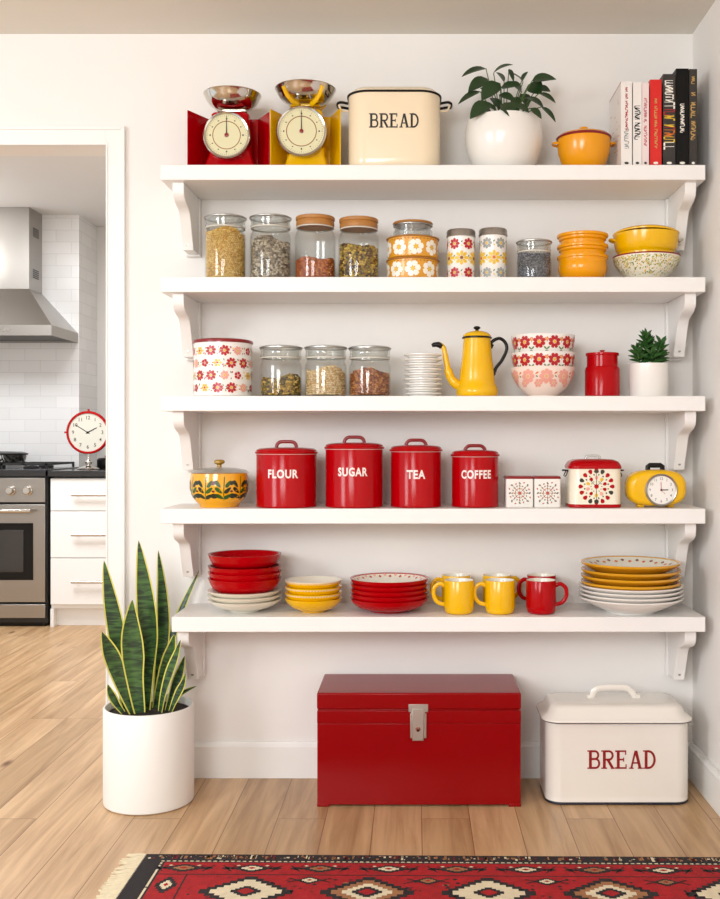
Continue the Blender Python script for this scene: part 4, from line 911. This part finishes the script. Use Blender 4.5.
b = B(); box(b, lx - .018, lx + .016, yy - .0095, yy - .0035, Z(740, D), Z(708, D)); box(b, lx - .0215, lx + .0195, yy - .007, yy - .0035, Z(717, D), Z(711, D)); hp = obj('hasp', b, latm, lt, bevel=.0025)
b = B(); lathe(b, [(.0, .0025), (.007, .002), (.0085, 0)], 20); bmesh.ops.rotate(b, verts=b.verts, cent=(0, 0, 0), matrix=Matrix.Rotation(PI / 2, 3, 'X')); bmesh.ops.translate(b, verts=b.verts, vec=(lx - .001, yy - .0095, Z(728, D)))
s = flat(yy - .0122, 0); poly(b, s, [(lx - .003, Z(728, D) - .007), (lx + .001, Z(728, D) - .007), (lx + .001, Z(728, D)), (lx - .003, Z(728, D))], 1); obj('lock_cylinder', b, [steel, black], lt)
# white bread bin
D = 3.090; x0 = X(540.5, 3.245); x1 = X(688, 3.130); w_ = x1 - x0; yf = Y(D); dp = .215; H = Z(722.5, D)
t = thing('bread_bin', 'white enamel bread bin with dark red BREAD lettering on the floor', 'bread bin', ((x0 + x1) / 2, yf + dp / 2, 0))
navy = mat('navy_trim', '1b1c2c', .35)
bodym = mat('bin_enamel', 'e9e2d8', .22, coat=.4)
b = B(); loft(b, [rr(w_ - .004, dp - .004, .045, 0, 8), rr(w_ + .001, dp + .001, .047, .002, 8), rr(w_ + .001, dp + .001, .047, .0065, 8), rr(w_ - .001, dp - .001, .046, .0085, 8), rr(w_, dp, .046, .03, 8), rr(w_, dp, .046, H - .002, 8)], mis=[1, 1, 1, 0, 0, 0]); obj('body', b, [bodym, navy], t)
b = B(); e = .023
loft(b, [rr(w_ + .010, dp + .010, .05, H - .001, 8), rr(w_ + e - .002, dp + e - .002, .053, H - .001, 8), rr(w_ + e, dp + e, .054, H + .0015, 8), rr(w_ + e, dp + e, .054, H + .0055, 8), rr(w_ + e - .004, dp + e - .004, .053, H + .008, 8), rr(w_ - .016, dp - .016, .047, H + .020, 8), rr(w_ - .030, dp - .030, .043, H + .036, 8), rr(w_ - .050, dp - .050, .036, H + .0445, 8), rr(w_ - .080, dp - .080, .03, H + .0465, 8), rr(w_ - .2, dp - .13, .02, H + .047, 8)], mis=[1, 1, 0, 0, 0, 0, 0, 0, 0]); li = obj('lid', b, [bodym, navy], t)
b = B(); hx = X(613, 3.2) - (x0 + x1) / 2; zz = H + .046; tube(b, [(hx - .080, 0, zz + .001), (hx - .066, 0, zz + .004), (hx - .058, 0, zz + .022), (hx - .040, 0, zz + .031), (hx, 0, zz + .033), (hx + .040, 0, zz + .031), (hx + .058, 0, zz + .018), (hx + .068, 0, zz + .004), (hx + .082, 0, zz + .001)], .0052, 10, 0, 5, flat=1.8); obj('handle', b, bodym, li)
b = B(); slab_word(b, flat(-dp / 2, .0008), 'BREAD', X(621.5, D) - (x0 + x1) / 2, Z(759.5, D), .204, .055); obj('lettering', b, mat('maroon_lettering', '8f0f14', .35), t)

# snake plant
D = 3.132; px0 = 149; t = thing('snake_plant', 'tall snake plant with yellow-edged leaves in white cylinder pot on floor', 'plant', (X(px0, D), Y(D), 0)); R = .1335; H = Z(704.5, D)
b = B(); lathe(b, [(0, 0), (R - .006, 0), (R - .001, .004), (R, .01), (R, H - .003), (R - .002, H), (R - .006, H), (R - .008, H - .003), (R - .008, H - .05), (0, H - .05)], 72); obj('pot', b, mat('planter_white', 'eeebe5', .4), t)
b = B(); lathe(b, [(0, H - .018), (R - .0085, H - .022)], 40); obj('soil', b, soil, t)
def snake_material():
    m = bpy.data.materials.new('snake_leaf'); m.use_nodes = True; nt = m.node_tree; b_ = nt.nodes['Principled BSDF']; N = nt.nodes.new; L = nt.links.new
    tc = N('ShaderNodeTexCoord'); mp = N('ShaderNodeMapping'); mp.inputs['Scale'].default_value = (9, 9, 42); L(tc.outputs['Object'], mp.inputs['Vector'])
    n = N('ShaderNodeTexNoise'); n.inputs['Scale'].default_value = 1; n.inputs['Detail'].default_value = 5; n.inputs['Distortion'].default_value = 2.2; L(mp.outputs[0], n.inputs['Vector'])
    r = N('ShaderNodeValToRGB'); r.color_ramp.elements[0].position = .42; r.color_ramp.elements[0].color = lin('1f3322'); r.color_ramp.elements[1].position = .62; r.color_ramp.elements[1].color = lin('456a33'); L(n.outputs['Fac'], r.inputs[0]); L(r.outputs[0], b_.inputs['Base Color']); b_.inputs['Roughness'].default_value = .33
    return m
snk = snake_material(); edge = mat('leaf_margin', 'd2cb5c', .4)
def sleaf(pts, wpx, dpt, lean=0.0, curl=.25, label=None):
    """pts: outline positions base->tip (in zoomed view units), dpt: distance of base and tip from the eye"""
    P = []
    n0 = len(pts)
    for i, (zx, zy) in enumerate(pts):
        Dd = dpt[0] + (dpt[1] - dpt[0]) * i / (n0 - 1); px = 80 + zx / 3; py = 530 + zy / 3
        P.append(Vector((X(px, Dd) - X(px0, D), Y(Dd) - Y(D), Z(py, Dd))))
    P = smooth_pts(P, 6); n = len(P) - 1; b = B(); prev = None; wd = wpx / 3 * D / F
    for i, p in enumerate(P):
        u = i / n; t_ = (P[min(i + 1, n)] - P[max(i - 1, 0)]).normalized()
        side = t_.cross(Vector((math.sin(lean), -math.cos(lean), 0))); side.normalize(); nm = side.cross(t_).normalized()
        prof = (.48 + .52 * math.sin(PI * min(1, u / .95) ** .9 * .62)) if u < .5 else None
        f = max(.02, (min(1, .5 + u * 1.1)) * (1 - max(0, (u - .55) / .45) ** 1.9)); ww = wd / 2 * f
        ew = min(.0040, ww * .3); th = .0016 * min(1, f * 2)
        xs = [-ww, -ww + ew, -ww * .45, 0, ww * .45, ww - ew, ww]; row = []
        for q, sgn in ((0, 1), (1, -1)):
            row.append([b.verts.new(p + side * x_ + nm * (curl * (x_ * x_) / max(ww, 1e-4) + sgn * (th if 0 < j < 6 else th * .4))) for j, x_ in enumerate(xs)])
        if prev:
            for j in range(6):
                mi = 1 if j in (0, 5) else 0
                newf(b, [prev[0][j], prev[0][j + 1], row[0][j + 1], row[0][j]], mi); newf(b, [prev[1][j + 1], prev[1][j], row[1][j], row[1][j + 1]], mi)
            newf(b, [prev[0][0], row[0][0], row[1][0], prev[1][0]], 1); newf(b, [prev[0][6], prev[1][6], row[1][6], row[0][6]], 1)
        prev = row
    o = obj('leaf', b, [snk, edge], t, ang=70)
    if label: o['label'] = label
sleaf([(142, 545), (125, 430), (112, 320), (90, 200), (72, 92)], 52, (3.15, 3.13), .2)
sleaf([(196, 545), (200, 430), (205, 300), (192, 160), (176, 32)], 60, (3.14, 3.12), .05)
sleaf([(228, 545), (240, 420), (252, 300), (248, 180), (235, 62)], 44, (3.20, 3.18), -.2)
sleaf([(180, 548), (166, 450), (160, 370), (155, 290), (157, 210)], 66, (3.09, 3.07), .1)
sleaf([(160, 548), (128, 470), (104, 400), (84, 350), (66, 306)], 50, (3.10, 3.06), .3)
sleaf([(232, 545), (252, 440), (270, 350), (305, 240), (358, 121)], 30, (3.235, 3.315), -.3)
sleaf([(226, 545), (244, 470), (262, 410), (275, 360), (284, 312)], 46, (3.17, 3.14), -.35, label='dark leaf rising just under the shelf end')
sleaf([(242, 545), (252, 490), (270, 430), (290, 375), (302, 330)], 34, (3.11, 3.09), -.6)
sleaf([(262, 545), (276, 500), (292, 455), (306, 415), (314, 378)], 34, (3.14, 3.12), -.5)
sleaf([(272, 545), (284, 515), (298, 485), (310, 460), (318, 430)], 26, (3.11, 3.10), -.5)
sleaf([(130, 548), (112, 525), (100, 505), (90, 485), (83, 463)], 26, (3.10, 3.08), .4)
sleaf([(252, 548), (268, 520), (290, 500), (322, 480), (350, 468)], 14, (3.20, 3.21), -.2, label='small stray shoot leaning right')

# ---------------------------------------------------------------- rug
rugred = mat('rug_red', 'a30c14', .95, noise=.45, nscale=45, bump=.6, bscale=260); rugdk = mat('rug_black', '231d1e', .95, noise=.4, nscale=60, bump=.6, bscale=260)
rugcr = mat('rug_cream', 'ddceae', .95, noise=.15, nscale=60, bump=.5, bscale=260); rugmar = mat('rug_maroon', '6b1118', .95, noise=.3, nscale=60); rugtan = mat('rug_tan', '9c6a44', .95, noise=.3, nscale=60)
rx0 = X(146, 2.705); ry0 = Y(2.706); RW = 1.9; RD = 1.25
t = thing('area_rug', 'red and black woven rug with cream motifs and fringed end on the floor', 'rug', (rx0, ry0, 0), rotz=math.radians(-.8))
b = B(); box(b, 0, RW, -RD, 0, 0.0002, .0075)
s = lambda u, v: (u, v, .0079); s1 = lambda u, v: (u, v, .0083); s2 = lambda u, v: (u, v, .0087); s3 = lambda u, v: (u, v, .0091)
def rect(sf, u0, u1, v0, v1, mi): poly(b, sf, [(u0, v0), (u1, v0), (u1, v1), (u0, v1)], mi)
rect(s, 0, RW, -RD, 0, 1); rnd = random.Random(9)
for k in range(420):   # flecks in the black edge
    u = rnd.uniform(0.01, RW - .01); rect(s1, u, u + rnd.uniform(.002, .008), -rnd.uniform(.006, .034), -rnd.uniform(.003, .030), rnd.choice((4, 3, 2, 4))) if k % 6 != 5 else None
rect(s1, .052, RW - .052, -RD + .042, -.042, 2); rect(s2, .058, RW - .058, -RD + .049, -.049, 1)
u = .06
while u < RW - .06: rect(s3, u, u + .006, -.049, -.042, 1); u += .015
v = -.05
while v > -RD + .06: rect(s3, .052, .058, v - .006, v, 1) if rnd.random() < .25 else None; v -= .015
rect(s3, .064, RW - .064, -RD + .055, -.055, 0)
s4 = lambda u, v: (u, v, .0095); s5 = lambda u, v: (u, v, .0099); s6 = lambda u, v: (u, v, .0103)
rect(s4, .064, RW - .064, -.130, -.126, 1)                             # inner border line
rect(s4, .135, .139, -RD + .1, -.130, 1)
def dia(sf, u, v, a, c, mi, step=0):
    if not step: poly(b, sf, [(u - a, v), (u, v - c), (u + a, v), (u, v + c)], mi); return
    n = step; pts = []
    for q_, (sx, sy) in enumerate(((1, 1), (-1, 1), (-1, -1), (1, -1))):
        seq = range(n + 1) if q_ % 2 == 0 else range(n, -1, -1)
        for k in seq:
            # stair-stepped outline
            x_ = a * (n - k) / n; y_ = c * k / n
            if q_ % 2 == 0:
                pts.append((u + sx * x_, v + sy * y_)); 
                if k < n: pts.append((u + sx * x_, v + sy * c * (k + 1) / n))
            else:
                pts.append((u + sx * x_, v + sy * y_))
                if k > 0: pts.append((u + sx * a * (n - k + 1) / n, v + sy * y_))
    poly(b, sf, pts, mi)
u = .12; k = 0
while u < RW - .1:   # border band motifs
    dia(s4, u, -.090, .050, .022, 1, 4); dia(s5, u, -.090, .026, .013, 2 if k % 2 else 4, 3); dia(s6, u, -.090, .011, .006, 0)
    for sg in (-1, 1):
        dia(s5, u + sg * .046, -.090 + .012, .007, .005, 3); dia(s4, u + sg * .060, -.090, .014, .008, 1, 2); dia(s5, u + sg * .036, -.075, .006, .004, 2)
        line2(b, s4, (u + sg * .05, -.108), (u + sg * .075, -.072), .004, 1)
    u += .172; k += 1
v = -.19
while v > -RD + .12:
    dia(s4, .100, v, .026, .045, 1, 4); dia(s5, .100, v, .014, .024, 2, 3); dia(s6, .100, v, .006, .010, 0); v -= .13
for q_ in range(420):   # small woven flecks in the field
    zz_ = .0086 + q_ * .000002; sf = lambda a_, c_, z_=zz_: (a_, c_, z_)
    dia(sf, rnd.uniform(.15, RW - .15), -rnd.uniform(.135, RD - .12), rnd.uniform(.004, .011), rnd.uniform(.003, .007), rnd.choice((1, 3, 3, 1, 4)), rnd.choice((0, 2, 3)))
for q_ in range(140):
    zz_ = .0086 + q_ * .000002; sf = lambda a_, c_, z_=zz_: (a_, c_, z_)
    dia(sf, rnd.uniform(.07, RW - .07), -rnd.uniform(.062, .120), rnd.uniform(.003, .008), rnd.uniform(.002, .005), rnd.choice((1, 3, 2)), 2)
u = .30; k = 0
while u < RW - .15:  # field medallions
    for rv in range(3):
        v = -.225 - rv * .30; uu = u + (.145 if rv % 2 else 0)
        if uu > RW - .16: continue
        dia(s4, uu, v, .112, .086, 1, 7); dia(s5, uu, v, .086, .066, 4 if k % 2 else 2, 6); dia(s6, uu, v, .060, .046, 2, 5)
        s7 = lambda a_, c_: (a_, c_, .0107); s8 = lambda a_, c_: (a_, c_, .0110); dia(s7, uu, v, .036, .028, 1, 4); dia(s8, uu, v, .019, .015, 0, 3)
    dia(s5, u + .145, -.160, .030, .020, 1, 4); dia(s6, u + .145, -.160, .018, .012, 4 if k % 2 else 2, 3); dia(s7, u + .145, -.160, .007, .005, 0)
    for sg in (-1, 1): line2(b, s6, (u + .145 + sg * .03, -.160), (u + .145 + sg * .052, -.148), .004, 1); line2(b, s6, (u + .145 + sg * .03, -.160), (u + .145 + sg * .052, -.172), .004, 1)
    for q_ in range(14):
        a = rnd.uniform(-.10, .10); dia(s4, u + .145 + a, -.150 - rnd.uniform(0, .10), .006, .005, rnd.choice((1, 3)))
    u += .29; k += 1
obj('pile', b, [rugred, rugdk, rugcr, rugmar, rugtan], t)
b = B(); v = -.002
while v > -RD: # knotted fringe at the left end
    j = rnd.uniform(-.006, .006); tube(b, [(.002, v, .005), (-.014, v + j * .5, .007), (-.034, v + j, .004), (-.052 + rnd.uniform(-.006, .006), v + j * 1.8, .0035)], [.0034, .0026], 5, 0, 2); v -= .0072
obj('fringe', b, rugcr, t); t.children[-1]['kind'] = 'stuff'

# ================================================================ KITCHEN
cabm = mat('cabinet_white', 'efedea', .4); stone = mat('black_stone', '17171a', .2, coat=.4, noise=.3, nscale=60)
CD = 6.03; cy = Y(CD); cxl = X(50, CD); cw = .90
def kz(py): return Z(py, CD)
t = thing('drawer_cabinet', 'white kitchen cabinet with three drawers beside the oven', 'cabinet', (cxl + cw / 2, cy, 0))
b = B(); box(b, -cw / 2, cw / 2, .022, .60, .105, kz(478) - .001); box(b, -cw / 2, -cw / 2 + .02, .022, .60, 0, .105); box(b, -cw / 2 + .02, cw / 2, .062, .080, 0.0, .104); box(b, -cw / 2, -cw / 2 + .02, 0.005, .022, 0, .105); obj('carcass', b, cabm, t, bevel=.001)
for a, c_ in ((478.8, 510.6), (511.4, 557.6), (558.4, 604.5)):
    z0 = kz(c_); z1 = kz(a)
    b = B(); box(b, -cw / 2 + .003, cw / 2 - .002, 0, .020, z0, z1); d = obj('drawer', b, cabm, t, bevel=.0015)
    zh = (z0 + z1) / 2 if a > 500 else (z0 + z1) / 2
    b = B(); x0 = X(73, CD) - cxl - cw / 2; tube(b, [(x0, -.032, zh), (-x0, -.032, zh)], .0085, 10)
    for q_ in (x0 + .03, -x0 - .03): tube(b, [(q_, -.032, zh), (q_, 0, zh)], .004, 8)
    obj('handle', b, steel, d)
b = B(); box(b, cxl - .006, cxl + cw + .02, cy - .02, KY - .001, kz(476.5), kz(476.5) + .034); box(b, KX + .002, cxl + cw + .02, KY + .0, 3.679, kz(476.5), kz(476.5) + .034)
tag(obj('worktop', b, stone, bevel=.002), 'black stone worktop with red clock standing on it', 'worktop'); WTZ = kz(476.5) + .0344
# range oven
rxr = X(46.3, CD); rw = .90
t = thing('range_oven', 'stainless steel range oven with knobs and gas hob under the hood', 'oven', (rxr - rw / 2, cy, 0))
b = B(); box(b, -rw / 2, rw / 2, .03, .59, .02, kz(476.5)); obj('body', b, mat('oven_side', '201f1f', .4), t, bevel=.002)
b = B(); box(b, -rw / 2 + .004, rw / 2 - .006, -.004, .029, kz(502.2), kz(478)); obj('control_panel', b, brushed, t, bevel=.002)
for k in range(7):
    xk = X(28.3, CD) - (rxr - rw / 2) - k * .0985; b = B(); lathe(b, [(0, .038), (.018, .037), (.021, .033), (.022, .010), (.027, .008), (.029, 0)], 28); bmesh.ops.rotate(b, verts=b.verts, cent=(0, 0, 0), matrix=Matrix.Rotation(PI / 2, 3, 'X')); bmesh.ops.translate(b, verts=b.verts, vec=(xk, -.004, kz(490.5))); obj('knob', b, steel, t)
b = B(); zd0 = kz(602); zd1 = kz(504.5); box(b, -rw / 2 + .004, rw / 2 - .006, -.004, .029, zd0, zd1); dr = obj('door', b, brushed, t, bevel=.002)
b = B(); wx = X(33.5, CD) - (rxr - rw / 2); box(b, -wx, wx, -.007, -.0042, kz(580), kz(523)); fr = obj('window_surround', b, black, dr, bevel=.002)
b = B(); wx2 = X(24, CD) - (rxr - rw / 2); box(b, -wx2, wx2, -.009, -.0072, kz(572), kz(530)); obj('window_glass', b, mat('oven_glass', '2a2624', .08, coat=.6), dr, bevel=.001)
b = B(); hx = X(34, CD) - (rxr - rw / 2); tube(b, [(-hx, -.055, kz(510.5)), (hx, -.055, kz(510.5))], .0125, 14)
for q_ in (-hx + .03, hx - .03): tube(b, [(q_, -.055, kz(510.5)), (q_, -.004, kz(510.5))], .0105, 10)
obj('handle', b, steel, dr)
b = B(); box(b, -rw / 2 + .004, rw / 2 - .006, -.002, .029, kz(618), kz(604.5)); obj('storage_drawer', b, brushed, t, bevel=.002)
b = B(); box(b, -rw / 2 + .01, rw / 2 - .01, .03, .05, .003, .022); obj('plinth', b, black, t)
b = B(); box(b, -rw / 2, rw / 2, -.012, .59, kz(476.5) + .0005, kz(469.5)); obj('hob', b, stone, t, bevel=.002)
zg = kz(469.5)
for k in range(3):
    b = B(); gx = -rw / 2 + .15 + k * .30
    for q_ in (-.13, 0, .13): box(b, gx + q_ - .006, gx + q_ + .006, .05, .54, zg + .022, zg + .034)
    for q_ in (.05, .17, .295, .42, .53): box(b, gx - .136, gx + .136, q_, q_ + .012, zg + .022, zg + .034)
    for q_ in (-.13, .13):
        for yy_ in (.05, .53): box(b, gx + q_ - .006, gx + q_ + .006, yy_, yy_ + .012, zg + .0005, zg + .024)
    for yy_ in (.17, .42): lathe(b, [(.045, zg + .001), (.045, zg + .012), (.03, zg + .018), (0, zg + .018)], 20, c=(gx, yy_, 0))
    obj('grate', b, mat('cast_iron', '1c1b1b', .55), t)
# pan on the hob
D = 6.42; t = thing('frying_pan', 'steel pan with black rim at the back of the hob', 'pan', (X(2, D), Y(D), zg + .0345))
b = B(); lathe(b, [(0, 0), (.12, 0), (.135, .004), (.15, .045), (.147, .045), (.13, .008), (0, .005)], 40); obj('body', b, steel, t)
b = B(); lathe(b, [(.147, .0452), (.153, .046), (.153, .055), (.12, .064), (0, .068)], 40); obj('lid', b, black, t)
# cooker hood
t = thing('cooker_hood', 'stainless steel chimney cooker hood on the tiled wall', 'cooker hood', (X(78, KD) - .45, KY - .001, Z(343, KD)))
b = B(); zr = .062; ztop = Z(289, 6.427) - Z(343, KD); fd = .485
loft(b, [[(-.45, -fd, 0), (.45, -fd, 0), (.45, 0, 0), (-.45, 0, 0)], [(-.45, -fd, zr), (.45, -fd, zr), (.45, 0, zr), (-.45, 0, zr)], [(-.22, -.223, ztop), (.22, -.223, ztop), (.22, 0, ztop), (-.22, 0, ztop)]], cap0=False)
box(b, -.44, .44, -fd + .01, -.01, .012, .020, 1)
cn = obj('canopy', b, [brushed, mat('filter_dark', '4a4644', .4, .8)], t)
b = B(); box(b, -.22, .22, -.223, 0, ztop + .0005, KC - Z(343, KD) - .001); obj('chimney', b, brushed, t, bevel=.001)
b = B()
for q_ in (.08, .34):
    for k in range(5): box(b, .2205, .2215, -.16, -.06, ztop + q_ + k * .012, ztop + q_ + k * .012 + .007)
obj('vent', b, black, t)
b = B()
for k in range(5): box(b, .075 + k * .028, .093 + k * .028, -fd - .002, -fd, .026, .038)
obj('button', b, steel, t)
# red clock on the worktop
D = 6.32; t = thing('mantel_clock', 'round red clock on a silver stand on the black worktop', 'clock', (X(88.5, D), Y(D), WTZ)); r = 21.5 * D / F; zc = Z(432.5, D) - WTZ
b = B(); lathe(b, sp([(.066, 0), (.066, .006), (.04, .016), (.016, .024), (.014, .030)], 3) + sp([(.018, .034), (.022, .044), (.016, .056), (.008, .060), (.008, zc - r + .004)], 3), 32); lathe(b, [(0, .0003), (.066, .0003)], 32); obj('stand', b, steel, t)
R90 = Matrix.Rotation(PI / 2, 3, 'X')
b = B(); lathe(b, [(0, -.04), (r - .03, -.04), (r - .008, -.03), (r, -.01), (r, .006), (r - .004, .012), (r - .013, .012), (r - .015, .004), (0, .004)], 56); bmesh.ops.rotate(b, verts=b.verts, cent=(0, 0, 0), matrix=R90); bmesh.ops.translate(b, verts=b.verts, vec=(0, -.01, zc)); obj('case', b, red, t)
b = B(); s = lambda u, v: (u, -.0146, zc + v); s2_ = lambda u, v: (u, -.0152, zc + v); poly(b, s, [((r - .015) * math.cos(2 * PI * k / 48), (r - .015) * math.sin(2 * PI * k / 48)) for k in range(48)], 0); clock_text(b, s2_, r * .68, .031, 1); obj('dial', b, [mat('kitchen_dial', 'd6d2c4', .4), mat('numeral_ink', '3a352c', .5)], t)
b = B(); s3_ = lambda u, v: (u, -.0160, zc + v)
a = math.radians(28); line2(b, s3_, (-.012 * math.cos(a), -.012 * math.sin(a)), (.062 * math.cos(a), .062 * math.sin(a)), .006, 0); a = math.radians(148); line2(b, s3_, (-.014 * math.cos(a), -.014 * math.sin(a)), (.085 * math.cos(a), .085 * math.sin(a)), .0045, 0); ell(b, s3_, 0, 0, .007, .007, 0, 0, 12); obj('hands', b, [ink], t)
b = B(); tube(b, [(-r + .001, 0, zc), (-r - .016, 0, zc + .001)], .006, 8); tube(b, [(0, 0, zc + r - .001), (0, 0, zc + r + .012)], .007, 8); obj('winder', b, red, t)
# small dark pot behind the clock
D = 6.5; t = thing('lidded_pot', 'small black pot with brass knob behind the red clock', 'pot', (X(106, D), Y(D), WTZ))
b = B(); lathe(b, [(0, 0), (.05, 0), (.055, .01), (.055, .055), (.045, .064), (0, .068)], 28); obj('body', b, black, t)
b = B(); lathe(b, [(.004, .0685), (.010, .076), (0, .084)], 16); obj('knob', b, mat('brass', 'c9983e', .3, 1.0), t)
